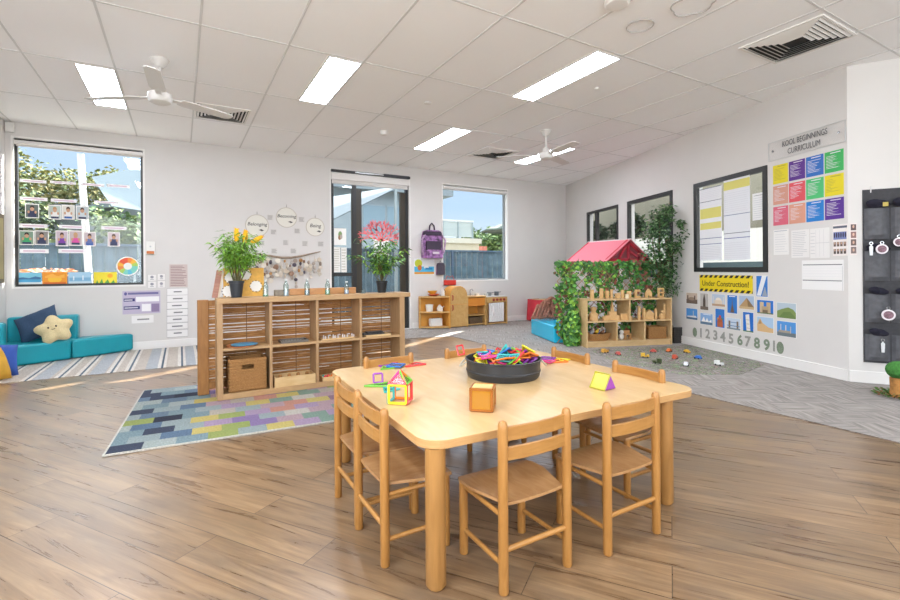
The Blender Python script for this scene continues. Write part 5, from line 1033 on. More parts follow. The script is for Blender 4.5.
def car(px, py, c_, label, rz, kind='car'):
    p = PZ(px, py, .009); r = thing('toy_' + kind, label, 'toy ' + kind, (p.x, p.y, .0092), rz, 'toy vehicles on the play mat'); r.scale = (.68, .68, .68)
    a = MB(); a.prism([(-.06, .015), (.06, .015), (.062, .035), (.035, .042), (.02, .065), (-.03, .067), (-.045, .042), (-.06, .038)] if kind == 'car' else [(-.07, .015), (.07, .015), (.07, .055), (.03, .055), (.03, .035), (.0, .035), (0, .085), (-.07, .08)], -.03, .03, 0, 'y'); a.build('car_body', M(c_, .35), r, bevel=.004)
    for x in (-.038, .038):
        for y in (-.032, .032): a = MB(); a.T = Matrix.Translation((x, y, .0135)) @ Matrix.Rotation(pi / 2, 4, 'X'); a.lathe([(0, -.006), (.013, -.006), (.013, .006), (0, .006)], n=12, cap=False); a.build('wheel', M('#222222', .6), r, smooth=True)
for i, (px, py, c_, l, kd) in enumerate(((605, 353, '#E0A84A', 'yellow wooden toy truck touching the shelf kick board', 'truck'), (618, 355, '#D0605A', 'red toy car nearest the shelf corner', 'car'), (653, 352.5, '#C8524A', 'red toy car in front of the square wicker basket', 'car'), (669, 352, '#D9703A', 'orange toy car near the end of the shelf', 'car'), (687, 353, '#E3B13C', 'yellow toy car nearest the number zero', 'car'),
    (645, 357.5, '#E0B540', 'yellow toy truck in the middle of the mat', 'truck'), (675, 359, '#C9573E', 'brick red toy truck in the middle of the mat', 'truck'), (698, 359, '#3F74C4', 'blue toy car under the number two', 'car'), (657, 363.5, '#3E4A26', 'dark olive toy truck left of the white figure', 'truck'), (686, 366, '#DCDFE4', 'white toy car on the near part of the mat', 'car'), (719, 365.5, '#E6E8E6', 'white toy truck farthest right on the mat', 'truck'))):
    car(px, py, c_, l, i * 1.1, kd)

# ------------------------------------------------------------ right wall
R3 = lambda x, y: (660 + x * .2333, 110 + y * .2333); R4 = lambda x, y: (660 + x * .2333, 240 + y * .2333)
uA, vA = RIGHT.uv(769.5, 152); uB, vB = RIGHT.uv(846.3, 119.5); uC, vC = RIGHT.uv(846.3, 141.5)
r = thing('acrylic_sign', 'clear acrylic sign reading KOOL BEGINNINGS CURRICULUM above the coloured cards', 'sign', mw=RIGHT.mat((uA + uB) / 2, (vB + vC) / 2, .012)); SW = abs(uB - uA) / 2; SH = abs(vB - vC) / 2
a = MB(); a.box(-SW, SW, -SH, SH, -.003, .003); a.build('acrylic_panel', glassy('acrylic', '#FEFEFE', .02), r)
a = MB(); bars(a, -SW, SW, -SH, SH, .004, -.0032, .0032); a.build('panel_edge', M('#C9CACA', .3), r)
t1u, t1v = RIGHT.uv(785, 143.5); t1e, _ = RIGHT.uv(828.5, 131); 
def sgn_text(s_, x0, y0, x1, y1, size):
    ua, va = RIGHT.uv(x0, y0); ub, vb = RIGHT.uv(x1, y1); w_t = abs(ub - ua)
    text(s_, size, M('#55575B', .5), r, (ua + ub) / 2 - (uA + uB) / 2, (va + vb) / 2 - (vB + vC) / 2, .004, w=w_t)
sgn_text('KOOL BEGINNINGS', 783.5, 144, 828.5, 131.8, .088); sgn_text('CURRICULUM', 789, 151.5, 821.5, 142.5, .088)
for sx_ in (-1, 1): a = MB(); a.T = Matrix.Translation((sx_ * SW * .86, 0, 0)); a.lathe([(0, .002), (.012, .002), (.012, .008), (0, .008)], n=14, cap=False); a.build('standoff', M('#B9BBBD', .2, metal=.8), r, smooth=True)
cards = [['#E3D21E', '#5B2E8C', '#2F6FC0', '#3FB25E'], ['#D49A86', '#E0555E', '#4FC277', '#E6D41C'], ['#D9657A', '#DB9C84', '#1F7FD0', '#5A2F93']]
cname = [['yellow', 'dark purple', 'royal blue', 'green'], ['salmon', 'red', 'green', 'yellow'], ['pink', 'peach', 'bright blue', 'purple']]; rown = ['top', 'middle', 'bottom']
(ua, v1_) = RIGHT.uv(*R3(485, 240)); (_, v1b) = RIGHT.uv(*R3(485, 495)); (ub, v2_) = RIGHT.uv(*R3(788, 165)); (_, v2b) = RIGHT.uv(*R3(788, 466))
vt = (v1_ + v2_) / 2; vb = (v1b + v2b) / 2; cu = [0, .262, .508, .755]; 
for i in range(3):
    for j in range(4):
        W0 = ub - ua; u0 = ua + W0 * j * .2535; u1 = u0 + W0 * .238; rh = (vt - vb); v0 = vt - rh * i * .345; v1 = v0 - rh * .31
        rnn = random.Random(i * 4 + j); a = MB(); w = (u1 - u0) / 2; h = (v0 - v1) / 2; a.box(-w, w, -h, h, -.001, .0008, 0); a.quad((-w * .4, h * .78, .001), (w * .7, h * .78, .001), (w * .7, h * .86, .001), (-w * .4, h * .86, .001), 1)
        for k in range(9): y = h * (.55 - k * .14); a.quad((-w * .82, y - h * .022, .001), (w * (rnn.uniform(-.4, .75)), y - h * .022, .001), (w * (rnn.uniform(-.4, .75)), y + h * .022, .001), (-w * .82, y + h * .022, .001), 1)
        c_ = cards[i][j]; lightc = {'#E3D21E': '#B5A93A', '#E6D41C': '#B5A93A'}.get(c_, '#E3DDE6')
        o = a.build('curriculum_card', [M(c_, .5), M(lightc, .5)], mw=RIGHT.mat((u0 + u1) / 2, (v0 + v1) / 2, .002)); tag(o, f'{cname[i][j]} curriculum card in the {rown[i]} row of the coloured grid', 'card', 'coloured curriculum cards')
sheet(RIGHT, *R3(487, 515), *(R4(552, 62)), 'document_page', 'white page with a grey heading line under the pink card', 'page', '#ECEAE8', art=[(.05, .93, .9, .95, '#9AA0B0')] + lines(8, .08, .95, .08, .85, '#D2D2D4', .18, 1), level=False)
sheet(RIGHT, *R3(563, 517), *(R4(640, 74)), 'document_page', 'white page with grey text block under the peach card', 'page', '#EAE8E6', art=lines(14, .06, .9, .05, .95, '#C6C6C8', .25, 2))
sheet(RIGHT, *R3(643, 510), *(R4(727, 76)), 'document_page', 'white page with a faint table under the purple card', 'page', '#EBE9E7', art=[(0, .5, 1, .51, '#BDBDC0'), (.3, .05, .31, .95, '#CACACC'), (.5, .05, .51, .95, '#CACACC'), (.7, .05, .71, .95, '#CACACC')] + lines(7, .03, .28, .1, .9, '#D0D0D2', .2, 3))
art = [(.02, .88, .98, .95, '#5F6474'), (.04, .52, .94, .76, '#7A86B8')]
rn = random.Random(6)
for i in range(4): art += [(.05 + i * .23, .30, .22 + i * .23, .44, '#6A5650'), ('disc', .135 + i * .23, .40, .05, .04, '#C9A68E'), (.05 + i * .23, .06, .22 + i * .23, .22, '#544A48'), ('disc', .135 + i * .23, .18, .05, .04, '#C9A68E')]
for i in range(6): art.append(('disc', .12 + i * .15, .66, .05, .09, '#3A3248')); 
sheet(RIGHT, 832.8, 225, 847.6, 255.5, 'photo_collage', 'photo collage sheet with rows of children at the wall corner', 'collage', '#EDE6E2', art=art)
sheet(RET, 850, 223.5, 857, 255, 'photo_strip', 'narrow strip of photos on the return wall beside the collage', 'collage', '#E6DAD6', art=[(.1, .78, .9, .97, '#5E4C4C'), (.1, .54, .9, .74, '#8C6A66'), (.1, .3, .9, .5, '#6A5854'), (.1, .05, .9, .26, '#7A6A66'), ('disc', .5, .9, .15, .05, '#C9A28E'), ('disc', .5, .65, .15, .05, '#D9B29E'), ('disc', .5, .4, .15, .05, '#C9A28E'), ('disc', .5, .16, .15, .05, '#C9A28E')])
sheet(RIGHT, *R4(608, 88), *R4(788, 218), 'timetable_sheet', 'large white sheet with two thick grey lines on the right of the wall', 'sheet', '#EFEEED', art=[(.03, .83, .97, .86, '#77787C'), (.02, .30, .96, .33, '#7C7D80'), (.97, 0, .98, .8, '#C9C9CA')] + lines(4, .03, .97, .4, .78, '#DADADC', .06, 1, 0))
# banner
ua, va = RIGHT.uv(*R4(170, 151)); ub, vb = RIGHT.uv(*R4(398, 151)); _, vc = RIGHT.uv(*R4(170, 220)); _, vd = RIGHT.uv(*R4(398, 228)); vt_ = (va + vb) / 2; vb_ = (vc + vd) / 2
r = thing('construction_banner', 'yellow and black striped banner reading Under Construction!', 'banner', mw=RIGHT.mat((ua + ub) / 2, (vt_ + vb_) / 2, .002)); w = (ub - ua) / 2; h = (vt_ - vb_) / 2; a = MB(); a.box(-w, w, -h, h, -.001, .0006, 0)
for yy in (1, -1):
    k = -w
    while k < w - .01:
        y0 = yy * h; y1 = yy * h * .68; x0, x1 = k, k + .05; sl = .03; lo, hi = (y1, y0) if yy > 0 else (y0, y1)
        a._add([(x0, lo, .001), (min(w, x1), lo, .001), (min(w, x1 + sl), hi, .001), (min(w, x0 + sl), hi, .001)], [(0, 1, 2, 3)], 1); k += .088
a.build('banner_board', [M('#E8CF22', .5), M('#26241F', .5)], r); text('Under Construction!', .10, M('#5A4A18', .5), r, 0, -.005, .002, w=w * 1.75, bold=.001)
sky, gr = '#3E86D0', '#8C8A80'
ph = [((412, 152, 463, 246), '#2F78C8', [('poly', [(.05, .05), (.5, .98), (.9, .98), (.4, .05)], '#E4E8EC'), ('poly', [(.5, .05), (.75, .5), (.95, .05)], '#9AA6B4')], 'blue photo of a white tower right of the construction banner'),
      ((112, 224, 162, 276), '#C9B6A4', [(.02, .02, .98, .4, '#6F5E54'), ('disc', .5, .45, .3, .15, '#9A8474'), (.1, .4, .2, .75, '#5E4E46'), (.7, .4, .8, .75, '#5E4E46')], 'photo of a harbour at dusk, top row first'), ((172, 226, 208, 303), '#B8B4B0', [('poly', [(.35, .02), (.35, .6), (.5, .98), (.65, .6), (.65, .02)], '#4A4038'), (.02, .02, .98, .22, '#6E6258')], 'photo of a dark clock tower, top row second'),
      ((222, 230, 280, 288), '#B8C8DC', [('disc', .5, .5, .22, .22, '#EDE4D6'), (.2, .2, .8, .5, '#E0D2BE'), (.1, .2, .14, .8, '#E6DCCC'), (.86, .2, .9, .8, '#E6DCCC'), (.02, .02, .98, .2, '#B99A7E')], 'photo of a white domed palace, top row third'), ((288, 234, 332, 318), '#2F78C8', [('poly', [(.3, .05), (.46, .5), (.5, .95), (.54, .5), (.7, .05)], '#6E5A4A'), (.2, .9, .8, .94, '#F2F2F2')], 'photo of an iron lattice tower against blue sky'),
      ((338, 236, 405, 301), '#A9BCD4', [('poly', [(.05, .2), (.52, .85), (.97, .2)], '#B9966A'), ('poly', [(.52, .85), (.97, .2), (.6, .2)], '#8E7250'), (.02, .02, .98, .2, '#C9AE86')], 'photo of a stone pyramid'), ((415, 255, 488, 322), '#1F72CC', [(.18, .08, .42, .85, '#CDB894'), (.58, .08, .82, .85, '#C4AE8A'), (.3, .08, .7, .55, '#B8A27E'), (.35, .1, .65, .3, '#7A6850'), (.02, .02, .98, .1, '#6A7A50')], 'photo of a twin towered cathedral'),
      ((500, 266, 585, 342), '#B4C4D0', [('poly', [(.02, .02), (.02, .45), (.3, .6), (.6, .72), (.85, .6), (.98, .4), (.98, .02)], '#7F9456'), ('poly', [(.1, .02), (.35, .4), (.7, .45), (.98, .1), (.98, .02)], '#6A8248')], 'photo of a green hill'),
      ((112, 290, 162, 345), '#4F92D6', [('poly', [(.1, .3), (.8, .38), (.9, .3), (.9, .2), (.1, .2)], '#DDE2E6'), (.02, .02, .98, .2, '#4A6A8C'), (.6, .3, .66, .8, '#B9C4CC')], 'photo of a white ship, bottom row first'), ((172, 311, 227, 368), '#86AEDC', [('poly', [(.1, .25), (.3, .7), (.42, .3), (.55, .62), (.68, .3), (.88, .5), (.9, .25)], '#F0F0EE'), (.02, .02, .98, .25, '#5C7A94'), (.25, .88, .85, .93, '#F2F2F2')], 'photo of a white shell roofed building'),
      ((237, 292, 278, 380), '#2E7ACC', [(.2, .05, .8, .35, '#B2623E'), ('disc', .3, .45, .1, .09, '#C99A3A'), ('disc', .7, .45, .1, .09, '#4F8A5A'), ('disc', .5, .55, .12, .12, '#C2503E'), (.25, .3, .75, .45, '#A8593A')], 'photo of a building with coloured onion domes'), ((285, 331, 346, 390), '#C4D2E2', [(.15, .15, .28, .75, '#7A6A5C'), (.72, .15, .85, .75, '#7A6A5C'), (.02, .3, .98, .36, '#5F7FA0'), (.28, .6, .72, .66, '#6F8FB0'), (.02, .02, .98, .16, '#7E8C96')], 'photo of a twin towered bridge'),
      ((355, 306, 402, 400), '#1F6EC8', [('poly', [(.35, .05), (.25, .85), (.6, .9), (.7, .05)], '#E6E2DA'), (.35, .2, .65, .22, '#9A958C'), (.33, .4, .63, .42, '#9A958C'), (.31, .6, .62, .62, '#9A958C'), (.02, .02, .98, .08, '#5F8050')], 'photo of a leaning white tower'), ((415, 326, 488, 402), '#A9C8E4', [('poly', [(.02, .02), (.02, .5), (.2, .9), (.35, .6), (.7, .35), (.98, .3), (.98, .02)], '#D9B483'), ('poly', [(.1, .5), (.2, .85), (.3, .55)], '#B98E5C')], 'photo of a sandstone statue in the desert'),
      ((500, 344, 585, 422), '#4F94D8', [(.02, .02, .98, .28, '#6E7A80'), (.2, .25, .24, .8, '#D9D4CA'), (.45, .25, .5, .75, '#D9D4CA'), (.1, .25, .7, .4, '#A89C8E'), (.7, .25, .74, .7, '#C4BCB0')], 'photo of harbour masts and buildings, bottom row last')]
for (x0, y0, x1, y1), bg, art, l in ph:
    p0 = R4(x0, y0); p1 = R4(x1, y1); xm = (p0[0] + p1[0]) / 2; _, vv0 = RIGHT.uv(xm, p0[1]); _, vv1 = RIGHT.uv(xm, p1[1])
    sheet(RIGHT, p0[0], p0[1], p1[0], p1[1], 'landmark_photo', l, 'photo', '#F0EFEC', 'landmark photos under the window', art=[(.02, .02, .98, .98, bg)] + art)
GRN = M('#7E8C78', .7, 'mottled_green', noise=.3, nscale=60); GRY = M('#9A9A94', .7, 'mottled_grey', noise=.25, nscale=60)
for i, (x, y, s_) in enumerate(((150, 395, '0'), (176, 400, '1'), (205, 404, '2'), (238, 410, '3'), (270, 417, '4'), (305, 425, '5'), (343, 431, '6'), (376, 437, '7'), (416, 444, '8'), (458, 452, '9'), (506, 460, '10'))):
    u, v = RIGHT.uv(*R4(x, y)); word = ['zero', 'one', 'two', 'three', 'four', 'five', 'six', 'seven', 'eight', 'nine', 'ten'][i]
    if s_ == '10':
        r = thing('wall_number', 'cut-out number ten with a green round zero at the end of the number row', 'number', mw=RIGHT.mat(u, v, .002), group='cut-out numbers on the wall'); text('1', .17, GRY, r, -.05, 0, .001, name='digit', bold=.004); a = MB(); a.T = Matrix.Diagonal((.045, .068, 1, 1)) ; a.T = Matrix.Translation((.03, 0, 0)) @ a.T; a.lathe([(0, 0), (1, 0), (1, .002), (0, .002)], n=24, cap=False); a.build('leafy_zero', GRN, r)
    elif s_ == '0':
        a = MB(); a.T = Matrix.Diagonal((.042, .066, 1, 1)); a.lathe([(0, 0), (1, 0), (1, .002), (0, .002)], n=24, cap=False); tag(a.build('wall_number', GRN, mw=RIGHT.mat(u, v, .002)), 'green round cut-out number zero at the start of the number row', 'number', 'cut-out numbers on the wall')
    else:
        o = text(s_, .17, GRN if s_ in '689' else GRY, None, 0, 0, .001, name='wall_number', mw=RIGHT.mat(u, v, .002), bold=.006); tag(o, f'mottled cut-out number {word} in the row along the wall', 'number', 'cut-out numbers on the wall')
# sheets on the inner window: on the glass facing the room
def zs(x, y): return 690 + x * .2, 160 + y * .2
gl = .0
sheet(RIGHT, *zs(48, 150), *zs(160, 500), 'schedule_sheet', 'long white schedule sheet with two yellow bands on the wall window, left one', 'sheet', '#EAEBF0', n=gl, art=[(.02, .58, .98, .72, '#E0D878'), (.02, .43, .98, .52, '#E0D878'), (0, .81, 1, .818, '#6F7484'), (0, .30, 1, .308, '#5F6A9A'), (0, .22, 1, .228, '#5F6A9A'), (0, .99, 1, 1, '#6F7484')] + lines(8, .03, .97, .02, .2, '#D0D2DA', .2, 1, .1) + lines(6, .03, .97, .84, .98, '#DCDDE4', .2, 1, .1))
sheet(RIGHT, *zs(168, 95), *zs(302, 498), 'schedule_sheet', 'long white schedule sheet with one yellow band on the wall window, right one', 'sheet', '#E8EAF0', n=gl, art=[(.0, .85, 1, .95, '#E0D878'), (0, .99, 1, 1, '#6F7484'), (0, .54, 1, .548, '#6F7FA0'), (0, .32, 1, .328, '#6F7484'), (0, .26, 1, .268, '#4F5AA0')] + lines(10, .03, .97, .57, .82, '#DCDDE4', .2, 1, .1) + lines(8, .03, .97, .02, .22, '#DCDDE4', .2, 4, .1))
sheet(RIGHT, *zs(312, 170), *zs(378, 295), 'list_sheet', 'short white list sheet near the right edge of the wall window', 'sheet', '#EDEEEF', n=gl, art=[(.1, .9, .9, .92, '#8A8C94')] + lines(10, .08, .95, .05, .85, '#CDCFD4', .25, 2))

# shoe pocket organiser on the return wall
uL = .108; r = thing('pocket_organiser', 'dark grey hanging pocket organiser on the return wall at the right edge', 'organiser', mw=RET.mat(uL, 0, .004)); FAB = M('#3C3C40', .75, 'organiser_fabric', noise=.15, nscale=30); FAB2 = M('#5A5B60', .7, 'pocket_fabric', noise=.2, nscale=20); NVY = M('#1B1A2A', .9, 'navy_fleece')
OW = .58; a = MB(); a.box(0, OW, .20, 1.83, 0, .006); a.build('backing', FAB, r); rows = [(1.40, 1.60), (.99, 1.22), (.62, .80), (.24, .42)]
zr_ = [(1.36, 1.70), (.97, 1.30), (.58, .90), (.22, .52)]
for zi, (z0, z1) in enumerate(zr_):
    for j in range(3):
        x0 = .012 + j * .19; a = MB(); n_ = 8; vs = []
        for k in range(n_ + 1): t = k / n_; x = x0 + .18 * t; d_ = .006 + .045 * sin(pi * t) ** .7; vs.append((x, d_))
        for k in range(n_):
            (xa, da), (xb, db) = vs[k], vs[k + 1]; a.quad((xa, z0, .006 + .4 * (da - .006)), (xb, z0, .006 + .4 * (db - .006)), (xb, z0 + .04, db), (xa, z0 + .04, da)); a.quad((xa, z0 + .04, da), (xb, z0 + .04, db), (xb, z1 - .05, db * 1.05), (xa, z1 - .05, da * 1.05))
        a.build('pocket', FAB2, r, smooth=True)
for x in (.06, .30, .52): a = MB(); a.tube([(x, 1.80, .004), (x, 1.845, .012), (x, 1.86, .004)], .005, 6); a.build('hook', M('#D9D9D9', .3), r)
def hat(j, z, label, w=.085, h=.05, x=None):
    a = MB(); a.ball((0, 0, 0), (w * .85, h * .7, .03), 14, 9); a.ball((-.03, .012, .012), (w * .6, h * .6, .026), 12, 8); a.ball((.03, -.008, .01), (w * .6, h * .5, .028), 12, 8); o = a.build('navy_hat', NVY, mw=RET.mat(uL + (x if x is not None else .10 + j * .19), z, .045), smooth=True); tag(o, label, 'hat', 'navy hats in the wall pockets')
hat(0, 1.685, 'dark navy hat in the top left pocket', .10, .06); hat(1, 1.69, 'dark navy hat in the top middle pocket', .10, .06); hat(0, 1.275, 'dark navy hat in the second row left pocket', .10, .055); hat(1, 1.30, 'dark navy hat in the second row middle pocket', .09, .035); hat(0, .875, 'dark navy hat in the third row left pocket', .075, .05); hat(1, .87, 'dark navy hat in the third row middle pocket', .07, .04); hat(0, .49, 'dark navy hat in the bottom left pocket', .07, .05)
def key_tag(px, py, kind, label, rad=.045):
    u, v = RET.uv(px, py, .095); r = thing('key_tag', label, 'tag', mw=RET.mat(u, v, .095), group='tags hanging on the wall pockets')
    a = MB(); a.tube([(.012 * cos(t * pi / 6), (rad if kind == 'round' else .05) + .012 + .012 * sin(t * pi / 6), 0) for t in range(13)], .003, 6, cap=False); a.build('metal_ring', M('#C9CBCD', .2, metal=.9), r, smooth=True)
    a = MB()
    if kind == 'round':
        a.lathe([(0, -.003), (rad, -.003), (rad, .003), (0, .003)], n=28, cap=False); a.build('disc', M('#E4DDE2', .4), r); b = MB(); b.lathe([(0, .0035), (rad * .72, .0035), (rad * .72, .0045), (0, .0045)], n=24, cap=False); b.build('picture', M('#7C5A66', .5, noise=.5, nscale=70), r)
    else: a.prism([(-.010, -.05), (.010, -.05), (.014, .03), (.0, .05), (-.014, .03)], -.004, .004); a.build('fob', M('#DADCDE', .3), r)
key_tag(871.2, 250, 'fob', 'slim white fob on the left pocket of the second row', .04); key_tag(882, 249, 'round', 'round tag with a pinkish picture in the second row'); key_tag(899, 242, 'round', 'round white tag cut by the right edge of the photo', .04); key_tag(888.5, 315, 'round', 'round tag with a purple swirl in the third row', .05); key_tag(883, 347, 'fob', 'slim silver fob on the bottom row pocket', .05)
u, v = RET.uv(884.5, 204.5, .06); a = MB(); a.box(-.02, .02, -.02, .02, 0, .006); tag(a.build('yellow_badge', M('#B8A23E', .4), mw=RET.mat(u, v, .083), bevel=.004), 'small yellow badge on the top pocket hat', 'badge')
# stump with moss ball
p = PZ(905, 399, .006); r = thing('stump_toy', 'cork stump topped with a green moss ball at the right edge of the photo', 'stump', (p.x + .04, p.y + .05, .0065)); a = MB(); a.lathe([(0, 0), (.065, 0), (.055, .06), (.058, .16), (0, .165)], n=16, cap=False); a.build('cork_stump', M('#A8763E', .9, noise=.3, nscale=30, bump=.4), r, smooth=True)
a = MB(); a.ball((0, 0, .225), (.085, .085, .075), 18, 12); a.build('moss_ball', M('#3F7A34', .95, noise=.3, nscale=50, bump=.5), r, smooth=True)
a = MB(); rn = random.Random(8)
for i in range(260): t = rn.uniform(0, 6.28); q = rn.uniform(.05, .15); leaf_mesh(a, Vector((q * cos(t), q * sin(t), rn.uniform(.002, .04))), Vector((cos(t), sin(t), rn.uniform(0, .8))), .04, .018, .1, rn.choice([0, 0, 1]), rn)
a.build('moss_leaves', [M('#4F7A34', .8), M('#8A5A3A', .8)], r)

# ------------------------------------------------------------ outside
g = MB(); g.box(-30, 40, 8.04, 90, -.25, -.15); struct('ground', g, M('#A9A49A', .9, noise=.15, nscale=2))
g = MB(); g.box(5.4, 14, -6, 8.04, -.25, -.15)
FEN = M('#4C606B', .6, 'fence_steel', noise=.25, nscale=5)
r = thing('metal_fence', 'long blue grey corrugated steel fence outside the windows', 'fence', (0, 12, -.15)); a = MB(); k = -12
while k < 26:
    a.prism([(k, 0), (k + .05, .03), (k + .13, .03), (k + .18, 0), (k + .18, .01), (k + .13, .04), (k + .05, .04), (k, .01)], .0, 1.80); k += .19
a.build('corrugated_panel', FEN, r); a = MB(); a.box(-12, 26, -.02, .05, 1.80, 1.85); a.build('top_rail', M('#44586A', .5), r)
for i in range(12): a = MB(); a.box(-11 + i * 3, -10.94 + i * 3, -.06, 0, 0, 1.85); a.build('fence_post', M('#44586A', .5), r)
def tree(label, loc, h, rad, n, cols, seed, L=.17, zs_=.8):
    rn = random.Random(seed); r = thing('tree', label, 'tree', loc); a = MB(); a.tube([(0, 0, 0), (.1, 0, h * .4), (0, .1, h * .8)], [.16, .12, .04], 8); a.build('trunk', M('#6E5C48', .9), r, smooth=True)
    a = MB(); cs = [Vector((rn.uniform(-.7, .7) * rad, rn.uniform(-.5, .5) * rad, h - rad * zs_ + rn.uniform(-.7, .5) * rad * zs_)) for _ in range(14)]
    for i in range(int(n * 1.5)):
        c_ = rn.choice(cs); v_ = Vector((rn.gauss(0, 1), rn.gauss(0, 1), rn.gauss(0, 1))).normalized() * rad * .42 * rn.random() ** .4; v_.z *= zs_
        leaf_mesh(a, c_ + v_, Vector((rn.uniform(-1, 1), rn.uniform(-1, 1), rn.uniform(-.6, .6))), L * rn.uniform(.6, 1.2), L * .5, .1, rn.choice(range(len(cols))), rn)
    a.build('foliage', [M(c_, .8, noise=.2, nscale=3) for c_ in cols], r)
YG = ['#8F8A52', '#6F7A44', '#A89E68', '#59683C']; DGc = ['#34482E', '#465A38', '#283A2A']; MGc = ['#56703F', '#6A8250', '#465F3C']
tree('yellow green gum tree seen through the top left of the left window', (-5.2, 17, -.2), 5.7, 2.0, 5200, YG, 1); tree('yellow green gum tree seen in the middle of the left window', (-3.1, 18.5, -.2), 5.3, 1.9, 4600, YG, 2)
tree('darker bushy tree low behind the photos on the left window', (-4.0, 15, -.2), 3.6, 1.6, 4200, DGc + ['#7C8A5A'], 3); tree('olive tree low right of the white post in the left window', (-1.6, 15, -.2), 3.2, 1.3, 2600, ['#4F6A44', '#6E8256', '#8C9660'], 4)
tree('round green tree beyond the fence in the narrow window', (16.9, 24.5, -.2), 4.2, 1.6, 2600, MGc, 6, .3); tree('pale green tree beyond the fence at the right of the narrow window', (19.6, 25.5, -.2), 3.6, 1.5, 2200, ['#9AAE7E', '#7E9A66', '#B4BE92'], 7, .3)
# orange potted tree outside window 1
r = thing('blossom_tree', 'small outdoor tree with an orange crown behind the left window', 'tree', (-1.85, 9.7, -.15)); a = MB(); a.tube([(0, 0, .25), (0, 0, .9), (-.12, 0, 1.2)], .018, 6); a.tube([(0, 0, .9), (.14, 0, 1.22)], .014, 6); a.tube([(0, 0, .8), (.0, .05, 1.25)], .012, 6); a.build('trunk', M('#D9D4CC', .7), r, smooth=True); a = MB(); rn = random.Random(5)
for i in range(420): t = rn.uniform(0, 6.28); q = sqrt(rn.random()) * .36; leaf_mesh(a, Vector((q * cos(t), q * sin(t) * .6, 1.28 - q * .12 + rn.uniform(-.05, .05))), Vector((cos(t), sin(t), rn.uniform(-.3, .4))), .08, .035, .1, rn.choice([0, 1]), rn)
a.build('crown', [M('#C98A62', .8), M('#D9AE90', .8)], r); a = MB(); a.lathe([(0, 0), (.16, 0), (.2, .28), (.18, .28), (0, .25)], n=20, cap=False); a.build('pot', M('#E0DDD8', .6), r, smooth=True)
a = MB(); a.tube([(-1.36, 10.4, -.15), (-1.52, 10.4, 3.2)], .055, 10); o = a.build('shade_post', M('#B9B8B4', .5, 'white_post'), smooth=True); tag(o, 'leaning white shade sail post outside the left window', 'post')
r = thing('garden_railing', 'low white slatted garden railing outside the left window', 'railing', (-2.1, 9.6, -.15)); a = MB(); a.box(-1.4, 1.9, 0, .03, 1.22, 1.25); a.box(-1.4, 1.9, 0, .03, .2, .23); a.build('rails', M('#6E7880', .5), r)
for i in range(12): a = MB(); a.box(-1.3 + i * .27, -1.27 + i * .27, 0, .03, .0, 1.22); a.build('railing_post', M('#8C979E', .5), r)
a = MB(); a.box(-.45, .35, -.04, -.01, 1.02, 1.12); a.build('white_slat', M('#ECEAE6', .5), r)
def house(name, label, x0, x1, y0, y1, z1, wallc, roofc, ridge=1.2, over=.4, windows=(), axis='x', gutter=True):
    r = thing(name, label, 'building', ((x0 + x1) / 2, (y0 + y1) / 2, -.2)); w = (x1 - x0) / 2; d = (y1 - y0) / 2; a = MB(); a.box(-w, w, -d, d, 0, z1 + .2); a.build('walls', M(wallc, .8, noise=.05, nscale=2), r)
    a = MB(); z = z1 + .2; o_ = over
    if axis == 'x': a.prism([(-d - o_, z), (d + o_, z), (0, z + ridge)], -w - o_, w + o_, 0, 'x')
    elif axis == 'y': a.prism([(-w - o_, z), (w + o_, z), (0, z + ridge)], -d - o_, d + o_, 0, 'y')
    elif axis == 'flat': a.box(-w - o_, w + o_, -d - o_, d + o_, z, z + .25)
    elif axis == 'shed': a.prism([(-w - o_, z - .5), (w + o_, z + ridge), (w + o_, z + ridge + .18), (-w - o_, z - .32)], -d - o_, d + o_, 0, 'y')
    a.build('roof', M(roofc, .7), r)
    for (u0, u1, v0, v1) in windows:
        a = MB(); a.box(u0 - .04, u1 + .04, -d - .03, -d + .02, v0 - .04, v1 + .04); f_ = a.build('window_frame', M('#8C979C', .5), r); b = MB(); b.box(u0, u1, -d - .04, -d - .03, v0, v1); b.build('window_pane', M('#7E929C', .15), f_)
    return r
house('neighbour_building', 'cream building with balcony beyond the fence in the narrow window', 9.4, 13.35, 20, 26, 2.45, '#B5AD9A', '#B8B4A8', axis='flat', over=.1, windows=((-1.3, -.6, 1.2, 2.2),))
r = thing('balcony_screen', 'glazed upper balcony on top of the cream building', 'balcony', (11.6, 20.3, 2.70)); a = MB(); a.box(-2, 1.6, 0, .1, .1, .85); a.build('balcony_panel', M('#A9B2B2', .3), r)
for i in range(5): a = MB(); a.box(-2 + i * .88, -1.94 + i * .88, -.05, .12, .0, .85); a.build('balcony_post', M('#8A989C', .4), r)
a = MB(); a.box(-2, 1.6, -.06, .12, .88, .95); a.build('handrail', M('#C4C4C0', .4), r)
a = MB(); a.box(-.3, .3, 0, .6, -1.15, 1.35); o = a.build('brick_chimney', M('#A8695A', .9, noise=.15, nscale=6)); o.location = (13.9, 20.5, 1.0); tag(o, 'short red brick wall beyond the fence in the narrow window', 'brick wall')
r = thing('garden_umbrella', 'wide dark green garden umbrella beyond the fence in the narrow window', 'umbrella', (13.2, 17.0, -.15)); a = MB(); a.lathe([(1.5, 3.0), (1.45, 3.06), (.7, 3.3), (.05, 3.42), (0, 3.43)], n=8, cap=False); a.build('canopy', M('#3C4840', .8), r); a = MB(); a.tube([(0, 0, 0), (0, 0, 3.4)], .03, 8); a.build('pole', M('#9A9A94', .5), r)
r = thing('distant_hill', None, None, (16, 60, -.2)); r['kind'] = 'structure'; a = MB(); a.ball((0, 0, 0), (26, 12, 5.2), 32, 14); a.build('hill_slope', M('#64784F', .9, noise=.35, nscale=.6), r, smooth=True)
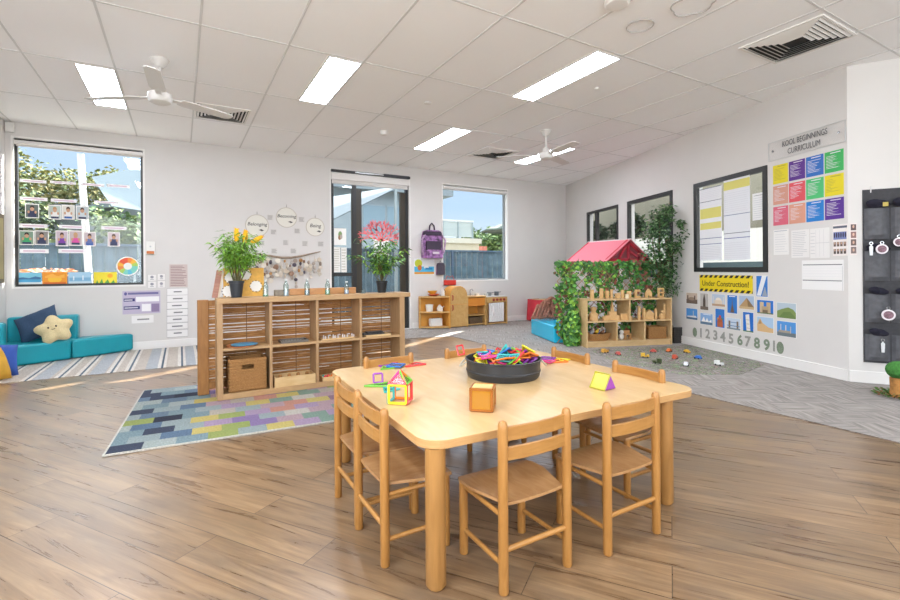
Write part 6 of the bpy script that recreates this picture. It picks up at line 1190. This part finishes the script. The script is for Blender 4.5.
house('garden_shed', 'grey shed with sloping metal roof seen through the left window', -3.05, 1.2, 16.5, 21, 3.0, '#6A7072', '#5E686C', .9, .2, axis='shed')
house('neighbour_house', 'pale grey neighbouring building with a band of windows seen through the door', 3.1, 8.6, 15.6, 20, 3.9, '#8E989C', '#7C868A', axis='flat', windows=((-.3, .5, 2.7, 3.6), (.6, 1.4, 2.7, 3.6), (1.5, 2.3, 2.7, 3.6)))
# shade sails
def sail(label, pts, c_):
    r = thing('shade_sail', label, 'shade sail', (0, 0, 0)); P = [PY(*p) for p in pts]; a = MB(); a._add([tuple(p) for p in P], [tuple(range(len(P)))]); o = a.build('sail_cloth', M(c_, .7), r); q = o.modifiers.new('s', 'SOLIDIFY'); q.thickness = .02
    for k in (0, 1): p = P[k]; b = MB(); b.tube([(p.x, p.y + .03, -.15), (p.x, p.y + .03, p.z)], .04, 8); b.build('sail_post', M('#8A9496', .5), r) if k == 1 else None
sail('grey shade sail slanting across the garden door', [(329, 221, 9.6), (396, 188, 9.6), (396, 186.5, 12.5), (329, 197, 12.5)], '#5C666A')
sail('grey shade sail at the top right of the left window', [(92, 178, 10.8), (146, 167.5, 10.8), (146, 212, 9.4), (112, 207, 9.6)], '#68757A')
# unseen slabs added to mask the sun except for narrow slots
SD = Vector((.85, .53)).normalized(); SN = Vector((-SD.y, SD.x))
for i, (pa, pb, z1) in enumerate(((-3, 3.60, 15), (3.80, 5.05, 15), (5.18, 5.38, 15), (5.38, 5.50, 10.9), (5.50, 7.62, 15))):
    P = [SD * s_ + SN * p for s_, p in ((20, pa), (20, pb), (22, pb), (22, pa))]; g = MB(); g.prism([tuple(q) for q in P], -.2, z1); o = g.build('sun_mask_slab', M('#BDB8AE', .8)); tag(o, 'unseen sun blocker added off to the side, ' + ['largest', 'second', 'third', 'lower', 'farthest'][i] + ' slab', 'building', 'added slabs that mask the sun')
# side yard beyond the angled wall
g = MB(); g.box(7.4, 16, -6, 8.0, -.25, -.15); struct('ground_side', g, M('#A9A49A', .9, noise=.1))
g = MB(); g.prism([(9.2, 10.5), (9.4, 10.5), (7.6, 1.5), (7.4, 1.5)], 1.75, 3.4) ; struct('wall_side_yard', g, M('#8C8674', .8))
g = MB(); g.prism([(9.2, 10.5), (9.4, 10.5), (7.6, 1.5), (7.4, 1.5)], -.15, 1.2) ; struct('wall_side_yard_low', g, M('#5C6A6E', .8))
for i, (x, y, h, rd) in enumerate(((8.15, 7.5, 2.1, .30), (7.72, 6.2, 2.1, .34), (7.48, 5.1, 2.0, .3), (8.35, 9.0, 2.4, .4))):
    tree(['dark shrub outside the first small angled wall window', 'dark shrub between the two small angled wall windows', 'dark shrub outside the second angled wall window', 'tall shrub farthest along the side yard'][i], (x, y, -.15), h + .25, rd, 1500, DGc, 20 + i, .12)

for o in list(COL.objects):
    if o.parent is None and 7.6 < o.location.y < 7.89 and 3.8 < o.location.x < 5.9 and .0 <= o.location.z < .9 and 'category' in o: o.location.x -= .04
